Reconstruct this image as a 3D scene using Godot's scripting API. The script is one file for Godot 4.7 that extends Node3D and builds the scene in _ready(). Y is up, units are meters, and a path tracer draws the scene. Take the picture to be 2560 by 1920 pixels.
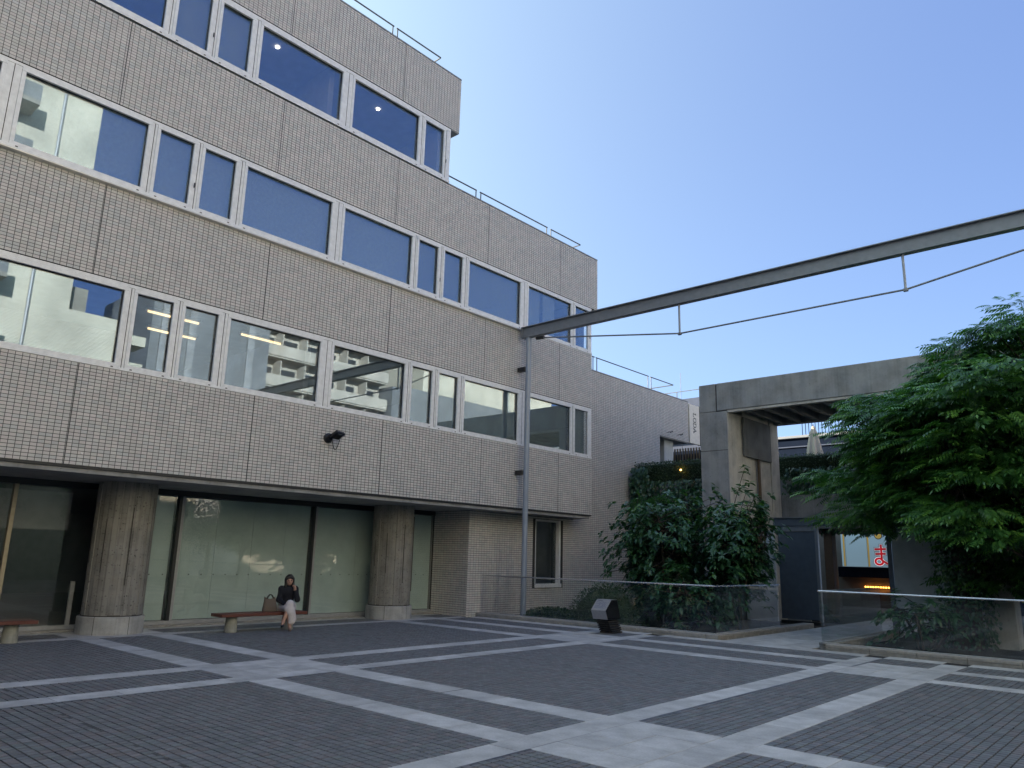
extends Node3D

# ---------------------------------------------------------------- mesh builder
class MB:
	var v := PackedVector3Array()
	var n := PackedVector3Array()
	var uv := PackedVector2Array()
	func tri(a: Vector3, b: Vector3, c: Vector3) -> void:
		var m := (b - a).cross(c - a).normalized()
		v.append(a); v.append(c); v.append(b)
		for i in 3: n.append(m)
		for i in 3: uv.append(Vector2.ZERO)
	func quad(a: Vector3, b: Vector3, c: Vector3, d: Vector3) -> void:
		tri(a, b, c); tri(a, c, d)
	func stri(p: Array, m: Array) -> void:
		for i in [0, 2, 1]:
			v.append(p[i]); n.append(m[i]); uv.append(Vector2.ZERO)
	func squad(a: Vector3, b: Vector3, c: Vector3, d: Vector3, na: Vector3, nb: Vector3, nc: Vector3, nd: Vector3) -> void:
		stri([a, b, c], [na, nb, nc]); stri([a, c, d], [na, nc, nd])
	func uquad(a: Vector3, b: Vector3, c: Vector3, d: Vector3) -> void:   # with 0..1 texture coordinates, a at the lower left
		quad(a, b, c, d)
		var k := uv.size() - 6
		var w := [Vector2(0, 1), Vector2(1, 0), Vector2(1, 1), Vector2(0, 1), Vector2(0, 0), Vector2(1, 0)]
		for i in 6: uv[k + i] = w[i]
	func box(c: Vector3, s: Vector3, b := Basis()) -> void:
		var h := s * 0.5
		var p := []
		for i in 8:
			p.append(c + b * Vector3(h.x if i & 1 else -h.x, h.y if i & 2 else -h.y, h.z if i & 4 else -h.z))
		quad(p[4], p[5], p[7], p[6]); quad(p[1], p[0], p[2], p[3])
		quad(p[5], p[1], p[3], p[7]); quad(p[0], p[4], p[6], p[2])
		quad(p[6], p[7], p[3], p[2]); quad(p[0], p[1], p[5], p[4])
	func span(a: Vector3, b: Vector3) -> void:    # box between two corners
		box((a + b) * 0.5, (b - a).abs())
	func cbox(c: Vector3, s: Vector3, ch: float, b := Basis()) -> void:   # box with chamfered edges
		var h := s * 0.5
		var k := h - Vector3(ch, ch, ch)
		for ax in 3:
			var u := (ax + 1) % 3
			var w := (ax + 2) % 3
			for sg in [-1.0, 1.0]:
				var q := []
				for e in [[-1.0, -1.0], [1.0, -1.0], [1.0, 1.0], [-1.0, 1.0]]:
					var t := Vector3.ZERO
					t[ax] = h[ax] * sg; t[u] = k[u] * e[0]; t[w] = k[w] * e[1]
					q.append(c + b * t)
				if sg > 0: quad(q[0], q[1], q[2], q[3])
				else: quad(q[3], q[2], q[1], q[0])
			for e in [[-1.0, -1.0], [1.0, -1.0], [1.0, 1.0], [-1.0, 1.0]]:   # edges along ax
				var t1 := Vector3.ZERO
				t1[u] = h[u] * e[0]; t1[w] = k[w] * e[1]
				var t2 := Vector3.ZERO
				t2[u] = k[u] * e[0]; t2[w] = h[w] * e[1]
				var f := Vector3.ZERO
				f[ax] = k[ax]
				var pa := c + b * (t1 - f)
				var pb := c + b * (t1 + f)
				var pc := c + b * (t2 + f)
				var pd := c + b * (t2 - f)
				if e[0] * e[1] > 0: quad(pa, pd, pc, pb)
				else: quad(pa, pb, pc, pd)
		for sx in [-1.0, 1.0]:
			for sy in [-1.0, 1.0]:
				for sz in [-1.0, 1.0]:
					var a := c + b * Vector3(h.x * sx, k.y * sy, k.z * sz)
					var d := c + b * Vector3(k.x * sx, h.y * sy, k.z * sz)
					var g := c + b * Vector3(k.x * sx, k.y * sy, h.z * sz)
					if sx * sy * sz > 0: tri(a, d, g)
					else: tri(a, g, d)
	func tube(pts: Array, r0: float, r1 := -1.0, sides := 8, caps := true) -> void:
		if r1 < 0: r1 = r0
		var rings := []
		var nrm := []
		var side := Vector3.ZERO
		for i in pts.size():
			var d: Vector3 = (pts[mini(i + 1, pts.size() - 1)] - pts[maxi(i - 1, 0)]).normalized()
			if side == Vector3.ZERO or absf(side.dot(d)) > 0.98:
				side = d.cross(Vector3.UP if absf(d.y) < 0.9 else Vector3.RIGHT).normalized()
			side = (side - d * side.dot(d)).normalized()
			var up := d.cross(side)
			var rr := lerpf(r0, r1, float(i) / maxf(1, pts.size() - 1))
			var ring := []
			var nn := []
			for k in sides:
				var a := TAU * k / sides
				var m := side * cos(a) + up * sin(a)
				ring.append(pts[i] + m * rr); nn.append(m)
			rings.append(ring); nrm.append(nn)
		for i in rings.size() - 1:
			for k in sides:
				var k2 := (k + 1) % sides
				squad(rings[i][k], rings[i][k2], rings[i + 1][k2], rings[i + 1][k], nrm[i][k], nrm[i][k2], nrm[i + 1][k2], nrm[i + 1][k])
		if caps:
			for e in [0, rings.size() - 1]:
				for k in range(1, sides - 1):
					if e == 0: tri(rings[e][0], rings[e][k + 1], rings[e][k])
					else: tri(rings[e][0], rings[e][k], rings[e][k + 1])
	func lathe(c: Vector3, prof: Array, sides := 24, flat := false) -> void:   # prof: [r, y] from the bottom up
		for i in prof.size() - 1:
			var dr: float = prof[i + 1][0] - prof[i][0]
			var dy: float = prof[i + 1][1] - prof[i][1]
			for k in sides:
				var q := []
				var m := []
				for e in [[i, k], [i, k + 1], [i + 1, k + 1], [i + 1, k]]:
					var a: float = TAU * e[1] / sides
					q.append(c + Vector3(cos(a) * prof[e[0]][0], prof[e[0]][1], -sin(a) * prof[e[0]][0]))
					m.append(Vector3(cos(a) * dy, -dr, -sin(a) * dy).normalized())
				if flat: quad(q[0], q[1], q[2], q[3])
				else: squad(q[0], q[1], q[2], q[3], m[0], m[1], m[2], m[3])
	func prism(poly: Array, z0: float, z1: float) -> void:    # convex polygon in x, y (counter-clockwise) pushed along z
		var m := poly.size()
		for i in m:
			var a: Vector2 = poly[i]
			var b: Vector2 = poly[(i + 1) % m]
			quad(Vector3(a.x, a.y, z1), Vector3(a.x, a.y, z0), Vector3(b.x, b.y, z0), Vector3(b.x, b.y, z1))
		for i in range(1, m - 1):
			tri(Vector3(poly[0].x, poly[0].y, z1), Vector3(poly[i].x, poly[i].y, z1), Vector3(poly[i + 1].x, poly[i + 1].y, z1))
			tri(Vector3(poly[0].x, poly[0].y, z0), Vector3(poly[i + 1].x, poly[i + 1].y, z0), Vector3(poly[i].x, poly[i].y, z0))
	func done() -> ArrayMesh:
		var a := []
		a.resize(Mesh.ARRAY_MAX)
		a[Mesh.ARRAY_VERTEX] = v; a[Mesh.ARRAY_NORMAL] = n; a[Mesh.ARRAY_TEX_UV] = uv
		var m := ArrayMesh.new()
		m.add_surface_from_arrays(Mesh.PRIMITIVE_TRIANGLES, a)
		return m

# ---------------------------------------------------------------- helpers
var M := {}
var meshes := {}
var taken := {}
var rng := RandomNumberGenerator.new()
var eye := Vector3(0, 1.72, 0)
var cam_basis := Basis()
const FOV := 53.648

func lin(r: float, g: float, b: float, a := 1.0) -> Color:
	var c := Color(r, g, b).linear_to_srgb()
	c.a = a
	return c

func mat(called: String, c: Color, rough := 0.8, tex: Texture2D = null, scale := 1.0, metal := 0.0, spec := 0.5) -> StandardMaterial3D:
	var m := StandardMaterial3D.new()
	m.resource_name = called
	m.albedo_color = c
	m.roughness = rough
	m.metallic = metal
	m.metallic_specular = spec
	if tex:
		m.albedo_texture = tex
		m.uv1_triplanar = true
		m.uv1_world_triplanar = true
		m.uv1_scale = Vector3(scale, scale, scale)
	M[called] = m
	return m

func glass(called: String, c: Color) -> StandardMaterial3D:
	var m := mat(called, c, 0.0)
	m.transparency = BaseMaterial3D.TRANSPARENCY_ALPHA
	return m

func grey_tex(size: int, f: Callable) -> ImageTexture:
	var im := Image.create(size, size, false, Image.FORMAT_RGB8)
	for y in size:
		for x in size:
			var c = f.call(x, y)
			if c is float: c = Color(c, c, c).linear_to_srgb()
			im.set_pixel(x, y, c)
	return ImageTexture.create_from_image(im)

func seamless(sd: int, freq: float, oct: int, size: int) -> Image:
	var z := FastNoiseLite.new()
	z.seed = sd; z.frequency = freq; z.fractal_octaves = oct
	z.noise_type = FastNoiseLite.TYPE_SIMPLEX_SMOOTH
	return z.get_seamless_image(size, size)

func noise_tex(sd: int, freq: float, oct: int, lo: float, hi: float, size := 256) -> ImageTexture:
	var im := seamless(sd, freq, oct, size)
	return grey_tex(size, func(x, y): return lerpf(lo, hi, im.get_pixel(x, y).r))

func concrete_tex(sd: int, streak: float, stain: float, pores: int, pore_size := 1) -> ImageTexture:
	var s := 512
	var fine := seamless(sd, 0.06, 3, s)
	var big := seamless(sd + 1, 0.008, 4, s)
	var wob := seamless(sd + 2, 0.02, 2, s)
	var r := RandomNumberGenerator.new()
	r.seed = sd
	var col := []
	for x in s: col.append(fine.get_pixel(x, 7).r * 0.6 + wob.get_pixel(x, 300).r * 0.4)
	var im := Image.create(s, s, false, Image.FORMAT_RGB8)
	for y in s:
		for x in s:
			var k: float = 0.86 + 0.12 * (fine.get_pixel(x, y).r - 0.5) + stain * (big.get_pixel(x, y).r - 0.5) + streak * (col[x] - 0.5) * (0.4 + wob.get_pixel(x, y).r)
			var w: float = big.get_pixel(y, x).r - 0.5
			k = clampf(k, 0.15, 1.0)
			im.set_pixel(x, y, Color(k * (1 + 0.06 * w), k, k * (1 - 0.08 * w)).linear_to_srgb())
	for i in pores:
		var c := Vector2i(r.randi_range(2, s - 4), r.randi_range(2, s - 4))
		var d := r.randf_range(0.35, 0.75)
		if pore_size == 1:
			for q in [Vector2i.ZERO, Vector2i(1, 0), Vector2i(0, 1)]:
				im.set_pixelv(c + q, im.get_pixelv(c + q) * d)
			continue
		var rx := r.randf_range(1.0, pore_size * 0.8)
		var ry := rx * r.randf_range(0.5, 1.6)
		for yy in range(-6, 7):
			for xx in range(-6, 7):
				var q := Vector2i(posmod(c.x + xx, s), posmod(c.y + yy, s))
				if xx * xx / (rx * rx) + yy * yy / (ry * ry) < r.randf_range(0.6, 1.3): im.set_pixelv(q, im.get_pixelv(q) * d)
	return ImageTexture.create_from_image(im)

func numbered(s: String) -> String:
	taken[s] = taken.get(s, -1) + 1
	return s if taken[s] == 0 else "%s_%03d" % [s, taken[s]]

func thing(called: String, label: String, category: String, at := Vector3.ZERO, turn := 0.0, group := "") -> Node3D:
	var o := Node3D.new()
	o.name = numbered(called)
	add_child(o)
	o.position = at
	o.rotation.y = turn
	tag(o, label, category, group)
	return o

func tag(o: Node3D, label: String, category: String, group := "") -> void:
	o.set_meta("label", label)
	o.set_meta("category", category)
	if group: o.set_meta("group", group)

func setting(called: String, label: String, category: String) -> Node3D:
	var o := Node3D.new()
	o.name = called
	add_child(o)
	o.set_meta("kind", "structure")
	o.set_meta("label", label)
	o.set_meta("category", category)
	return o

func part(called: String, m: Mesh, material: Material, parent: Node3D, at := Vector3.ZERO, basis_ := Basis()) -> MeshInstance3D:
	var o := MeshInstance3D.new()
	o.name = called
	o.mesh = m
	o.material_override = material
	o.cast_shadow = GeometryInstance3D.SHADOW_CASTING_SETTING_ON
	parent.add_child(o, true)
	o.transform = Transform3D(basis_, at)
	return o

func slab(size: Vector3, ch := 0.0) -> Mesh:    # shared boxes, chamfered when asked
	var key := "%.4f %.4f %.4f %.4f" % [size.x, size.y, size.z, ch]
	if not meshes.has(key):
		if ch <= 0.0:
			var b := BoxMesh.new()
			b.size = size
			meshes[key] = b
		else:
			var b := MB.new()
			b.cbox(Vector3.ZERO, size, ch)
			meshes[key] = b.done()
	return meshes[key]

func pbox(called: String, a: Vector3, b: Vector3, material: Material, parent: Node3D, ch := 0.0) -> MeshInstance3D:
	return part(called, slab((b - a).abs(), ch), material, parent, (a + b) * 0.5 - origin(parent))

func origin(q: Node3D) -> Vector3:     # where an unturned node stands in the scene
	var off := Vector3.ZERO
	var k: Node = q
	while k != self:
		off += (k as Node3D).position
		k = k.get_parent()
	return off

func swarm(called: String, m: Mesh, material: Material, parent: Node3D, ts: Array, cols: Array = []) -> MultiMeshInstance3D:
	var mm := MultiMesh.new()
	mm.transform_format = MultiMesh.TRANSFORM_3D
	mm.use_colors = not cols.is_empty()
	mm.mesh = m
	mm.instance_count = ts.size()
	for i in ts.size():
		mm.set_instance_transform(i, ts[i])
		if mm.use_colors: mm.set_instance_color(i, cols[i])
	var o := MultiMeshInstance3D.new()
	o.name = called
	o.multimesh = mm
	o.material_override = material
	parent.add_child(o, true)
	o.set_meta("kind", "stuff")
	return o

func in_view(p: Vector3, margin := 1.0) -> bool:     # is the point inside the picture (for choosing which repeats become single parts)
	var d := cam_basis.transposed() * (p - eye)
	if d.z > -0.1: return false
	var t := tan(deg_to_rad(FOV / 2)) * margin
	return absf(d.y / d.z) < t and absf(d.x / d.z) < t * 4.0 / 3.0

func clockwise(o: Vector3, d: Vector3, up: Vector3) -> Basis:   # y along d, z as near as can be to up
	var y := d.normalized()
	var x := y.cross(up).normalized()
	if x.length() < 0.5: x = y.cross(Vector3.RIGHT + Vector3(0, 0, 0.1)).normalized()
	return Basis(x, y, x.cross(y))

# ---------------------------------------------------------------- camera, sky, sun
func make_view() -> void:
	var yaw := deg_to_rad(48.0237)
	var pit := deg_to_rad(12.8525)
	var rol := deg_to_rad(1.4648)
	var fw := Vector3(sin(yaw) * cos(pit), sin(pit), -cos(yaw) * cos(pit))
	var r := Vector3(cos(yaw), 0, sin(yaw))
	var u := r.cross(fw)
	cam_basis = Basis(r * cos(rol) + u * sin(rol), u * cos(rol) - r * sin(rol), -fw)
	var cam := Camera3D.new()
	cam.name = "camera"
	cam.fov = FOV
	cam.near = 0.05
	cam.far = 2000.0
	add_child(cam)
	cam.transform = Transform3D(cam_basis, eye)
	cam.current = true
	var sun_dir := sun_towards()
	var sun := DirectionalLight3D.new()
	sun.name = "sun"
	sun.light_color = Color(1.0, 0.95, 0.87)
	sun.light_energy = 1.6
	sun.light_angular_distance = 0.5
	sun.shadow_enabled = true
	add_child(sun)
	sun.look_at_from_position(sun_dir * 100.0, Vector3.ZERO)
	var e := Environment.new()
	e.background_mode = Environment.BG_SKY
	var sky := Sky.new()
	var sm := PanoramaSkyMaterial.new()
	sm.panorama = sky_image(sun_dir)
	sky.sky_material = sm
	e.sky = sky
	e.tonemap_mode = Environment.TONE_MAPPER_LINEAR
	e.tonemap_exposure = EXPOSURE
	e.sdfgi_enabled = true
	e.ssao_enabled = true
	e.ssil_enabled = true
	var we := WorldEnvironment.new()
	we.name = "air"
	we.environment = e
	add_child(we)

const EXPOSURE := 3.5

func sun_towards() -> Vector3:    # low, behind the tiled building
	var az := deg_to_rad(-25.0)
	var el := deg_to_rad(15.5)
	return Vector3(sin(az) * cos(el), sin(el), -cos(az) * cos(el))

func sky_image(sun: Vector3) -> ImageTexture:   # clear air: deep overhead and away from the sun, pale towards the horizon and the sun
	var w := 512
	var h := 256
	var im := Image.create(w, h, false, Image.FORMAT_RGBAF)
	var top := Vector3(0.13, 0.245, 0.67)
	var low := Vector3(0.38, 0.60, 0.78)
	var warm := Vector3(5.1, 6.3, 4.6)
	for y in h:
		var el := (0.5 - (y + 0.5) / h) * PI
		var s := maxf(sin(el), 0.0)
		for x in w:
			var a := TAU * (x + 0.5) / w
			var d := Vector3(sin(a) * cos(el), sin(el), -cos(a) * cos(el))
			var g := acos(clampf(d.dot(sun), -1, 1))
			var c := top + low * pow(1.0 - s, 3.0) + warm * exp(-maxf(g, 0.25) / 0.42)
			c /= 3.5
			im.set_pixel(x, y, Color(c.x, c.y, c.z))
	return ImageTexture.create_from_image(im)

# ---------------------------------------------------------------- materials
func make_materials() -> void:
	var soft := noise_tex(3, 0.02, 4, 0.80, 1.0)
	var grain := noise_tex(5, 0.12, 3, 0.72, 1.0)
	var blot := noise_tex(9, 0.010, 5, 0.62, 1.0, 512)
	var conc := concrete_tex(21, 0.34, 0.42, 160)
	var board := concrete_tex(31, 1.1, 0.55, 420, 4)
	var even := noise_tex(7, 0.012, 5, 0.86, 1.0, 512)
	var t := mat("wall_tile", Color.WHITE, 0.42, even, 0.3)
	t.vertex_color_use_as_albedo = true
	for k in 6:
		mat("wall_tile_%d" % k, lin_c(tile_tone(k)), 0.42, even, 0.3)
	mat("mortar", lin(0.032, 0.033, 0.034), 0.9, grain, 3.0)
	mat("sealant", lin(0.03, 0.032, 0.035), 0.6)
	mat("alum", lin(0.76, 0.77, 0.78), 0.42, soft, 1.1, 0.1)
	mat("alum_edge", lin(0.36, 0.37, 0.38), 0.45, soft, 1.1, 0.2)
	mat("alum_warm", lin(0.42, 0.36, 0.26), 0.4, soft, 1.2, 0.25)
	mat("gutter_metal", lin(0.74, 0.73, 0.70), 0.32, soft, 0.7, 0.55)
	mat("gasket", lin(0.02, 0.02, 0.022), 0.6)
	mat("dark_metal", lin(0.03, 0.032, 0.035), 0.4, grain, 2.0, 0.3)
	mat("parapet_cap", lin(0.25, 0.25, 0.25), 0.5, soft, 1.0, 0.4)
	mat("rail_paint", lin(0.09, 0.10, 0.12), 0.45, soft, 2.0, 0.2)
	mat("steel_paint", lin(0.20, 0.215, 0.24), 0.38, soft, 0.8)
	mat("pole_paint", lin(0.28, 0.32, 0.38), 0.35, soft, 0.8)
	mat("interior", lin(0.28, 0.28, 0.27), 0.9, soft, 0.4)
	mat("brown_carpet", lin(0.12, 0.10, 0.085), 0.95, soft, 0.4)
	mat("lobby_wall", lin(0.24, 0.23, 0.22), 0.8, soft, 0.4)
	mat("stained_timber", lin(0.07, 0.05, 0.035), 0.9, grain, 2.0)
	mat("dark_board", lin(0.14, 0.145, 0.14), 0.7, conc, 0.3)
	mat("soffit", lin(0.29, 0.295, 0.30), 0.82, conc, 0.28)
	mat("blind_cloth", lin(0.19, 0.235, 0.225), 0.9, soft, 1.5)
	mat("blind_green", lin(0.13, 0.155, 0.13), 0.9, soft, 1.5)
	mat("blind_slat", lin(0.30, 0.30, 0.28), 0.5)
	mat("film_panel", lin(0.38, 0.48, 0.45), 0.6, soft, 0.25)
	mat("dot_film", lin(0.10, 0.11, 0.10), 0.7)
	mat("concrete", lin(0.29, 0.295, 0.30), 0.82, conc, 0.28)
	mat("concrete_lit", lin(0.52, 0.51, 0.475), 0.82, conc, 0.3)  # lighter copy of concrete, warm bounce light put into its colour
	mat("board_concrete", lin(0.25, 0.24, 0.215), 0.85, board, 0.5)
	mat("plinth", lin(0.40, 0.40, 0.38), 0.7, conc, 0.6)
	mat("column_groove", lin(0.05, 0.045, 0.04), 0.9)
	var p := mat("paver", Color.WHITE, 0.55, grain, 1.3)
	p.vertex_color_use_as_albedo = true
	for k in 5:
		mat("paver_%d" % k, lin_c(paver_tone(k)), 0.55, grain, 1.3)
	mat("joint_bed", lin(0.016, 0.016, 0.018), 0.9, grain, 2.0)
	var gran := noise_tex(13, 0.25, 2, 0.78, 1.0)
	for k in 4:
		var f := 1.0 + 0.07 * (k - 1.5)
		var sl := mat("stone_%d" % k, lin(0.55 * f, 0.555 * f, 0.56 * f), 0.6, blot, 0.5)
		sl.detail_enabled = true
		sl.detail_blend_mode = BaseMaterial3D.BLEND_MODE_MUL
		sl.detail_albedo = gran
		sl.detail_uv_layer = BaseMaterial3D.DETAIL_UV_1
	mat("slot_steel", lin(0.06, 0.07, 0.10), 0.35, null, 1.0, 0.6)
	mat("kerb_stone", lin(0.34, 0.33, 0.31), 0.75, blot, 1.2)
	mat("soil", lin(0.025, 0.02, 0.015), 0.95, grain, 2.0)
	mat("asphalt", lin(0.05, 0.05, 0.052), 0.9, grain, 1.0)
	mat("path_stone", lin(0.36, 0.37, 0.37), 0.7, blot, 0.5)
	glass("window_glass", Color(0.75, 0.85, 0.85, 0.02))
	var mirror_mat := ORMMaterial3D.new()      # added mirror layer on the inner sheet, tinted blue to deepen sky reflections
	mirror_mat.resource_name = "added_mirror"
	mirror_mat.transparency = BaseMaterial3D.TRANSPARENCY_ALPHA
	mirror_mat.albedo_color = Color(0.72, 0.86, 1.0, 0.14)
	mirror_mat.orm_texture = grey_tex(4, func(_x, _y): return Color(1.0, 0.01, 1.0))
	M["added_mirror"] = mirror_mat
	glass("clear_glass", Color(0.25, 0.42, 0.40, 0.10))
	glass("rail_glass", Color(0.12, 0.26, 0.28, 0.05))
	mat("rail_steel", lin(0.62, 0.63, 0.66), 0.25, null, 1.0, 0.85)
	mat("bench_wood", lin(0.15, 0.045, 0.028), 0.5, noise_tex(17, 0.05, 4, 0.55, 1.0), 1.6)
	mat("bench_leg", lin(0.34, 0.34, 0.29), 0.85, conc, 1.2)
	mat("black_plastic", lin(0.012, 0.012, 0.014), 0.4)
	mat("lamp_lens", lin(0.55, 0.62, 0.66), 0.15)
	mat("stand_steel", lin(0.38, 0.38, 0.40), 0.32, soft, 2.0, 0.5)
	mat("stand_black", lin(0.01, 0.011, 0.013), 0.12)
	mat("stand_base", lin(0.025, 0.022, 0.022), 0.45, grain, 3.0)
	mat("print_blue", lin(0.05, 0.10, 0.22), 0.6)
	mat("print_dark", lin(0.06, 0.06, 0.08), 0.6)
	mat("sign_face", lin(0.82, 0.78, 0.70), 0.5, soft, 1.0)
	mat("sign_ink", lin(0.03, 0.03, 0.03), 0.5)
	mat("bark", lin(0.05, 0.04, 0.03), 0.95, grain, 2.0)
	for k in 3:
		leaf_mat("leaf_%d" % k, [Vector3(0.042, 0.120, 0.028), Vector3(0.075, 0.175, 0.030), Vector3(0.030, 0.090, 0.028)][k], 0.38)
	leaf_mat("shrub_leaf", Vector3(0.030, 0.085, 0.036), 0.3)
	leaf_mat("shrub_leaf_young", Vector3(0.06, 0.14, 0.035), 0.35)
	leaf_mat("vine_leaf", Vector3(0.022, 0.062, 0.030), 0.4)
	leaf_mat("hedge_leaf", Vector3(0.024, 0.050, 0.020), 0.5)
	mat("hedge_core", lin(0.024, 0.045, 0.020), 0.95, grain, 3.0)
	mat("steel_door", lin(0.10, 0.125, 0.16), 0.35, soft, 0.7, 0.2)
	mat("steel_door_edge", lin(0.22, 0.24, 0.27), 0.35, soft, 0.7, 0.3)
	mat("pale_wall", lin(0.50, 0.54, 0.56), 0.7, soft, 0.5)
	mat("brown_post", lin(0.10, 0.065, 0.04), 0.6, soft, 1.0)
	mat("canvas", lin(0.62, 0.56, 0.48), 0.9, soft, 2.0)
	mat("navy", lin(0.012, 0.018, 0.034), 0.95, soft, 0.3, 0.0, 0.1)
	mat("white_paint", lin(0.7, 0.7, 0.7), 0.6, soft, 0.3)
	mat("far_grey", lin(0.07, 0.085, 0.13), 0.95, soft, 0.3)
	mat("far_pale", lin(0.24, 0.25, 0.27), 0.7, soft, 0.3)
	mat("blue_sheet", lin(0.02, 0.08, 0.35), 0.5)
	mat("beige_wall", lin(0.62, 0.58, 0.47), 0.8, blot, 0.06)
	mat("beige_dark", lin(0.30, 0.28, 0.24), 0.8, blot, 0.1)
	mat("apartment_wall", lin(0.52, 0.48, 0.41), 0.8, blot, 0.1)
	mat("apartment_glass", lin(0.03, 0.035, 0.04), 0.15)
	mat("brown_brick", lin(0.10, 0.085, 0.075), 0.8, blot, 0.1)
	mat("grey_block", lin(0.20, 0.21, 0.22), 0.7, blot, 0.08)

func lin_c(c: Vector3) -> Color:
	return lin(c.x, c.y, c.z)

func leaf_mat(called: String, c: Vector3, rough := 0.45) -> void:
	var m := mat(called, lin_c(c), rough)
	m.backlight_enabled = true
	m.backlight = lin(c.x * 0.9, c.y * 1.1, c.z * 0.4)
	m.cull_mode = BaseMaterial3D.CULL_DISABLED

func tile_tone(k: int) -> Vector3:
	return [Vector3(0.57, 0.545, 0.52), Vector3(0.54, 0.53, 0.51), Vector3(0.59, 0.555, 0.53), Vector3(0.51, 0.515, 0.505), Vector3(0.575, 0.535, 0.515), Vector3(0.555, 0.55, 0.52)][k]

func paver_tone(k: int) -> Vector3:
	return [Vector3(0.140, 0.147, 0.160), Vector3(0.154, 0.160, 0.172), Vector3(0.128, 0.136, 0.150), Vector3(0.156, 0.145, 0.153), Vector3(0.136, 0.153, 0.160)][k]

# ---------------------------------------------------------------- plaza floor
const XS := [[-9.0, -8.58], [-1.55, -1.13], [-0.15, 0.27], [5.80, 6.22], [7.20, 7.64], [13.55, 13.97], [15.0, 15.4], [16.32, 16.75]]
const ZS := [[-17.62, -17.3], [-16.5, -16.15], [-11.62, -11.22], [-10.27, -9.88], [-5.27, -4.89], [-3.88, -3.46], [1.08, 1.46], [2.47, 2.89], [7.6, 8.0]]

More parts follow.
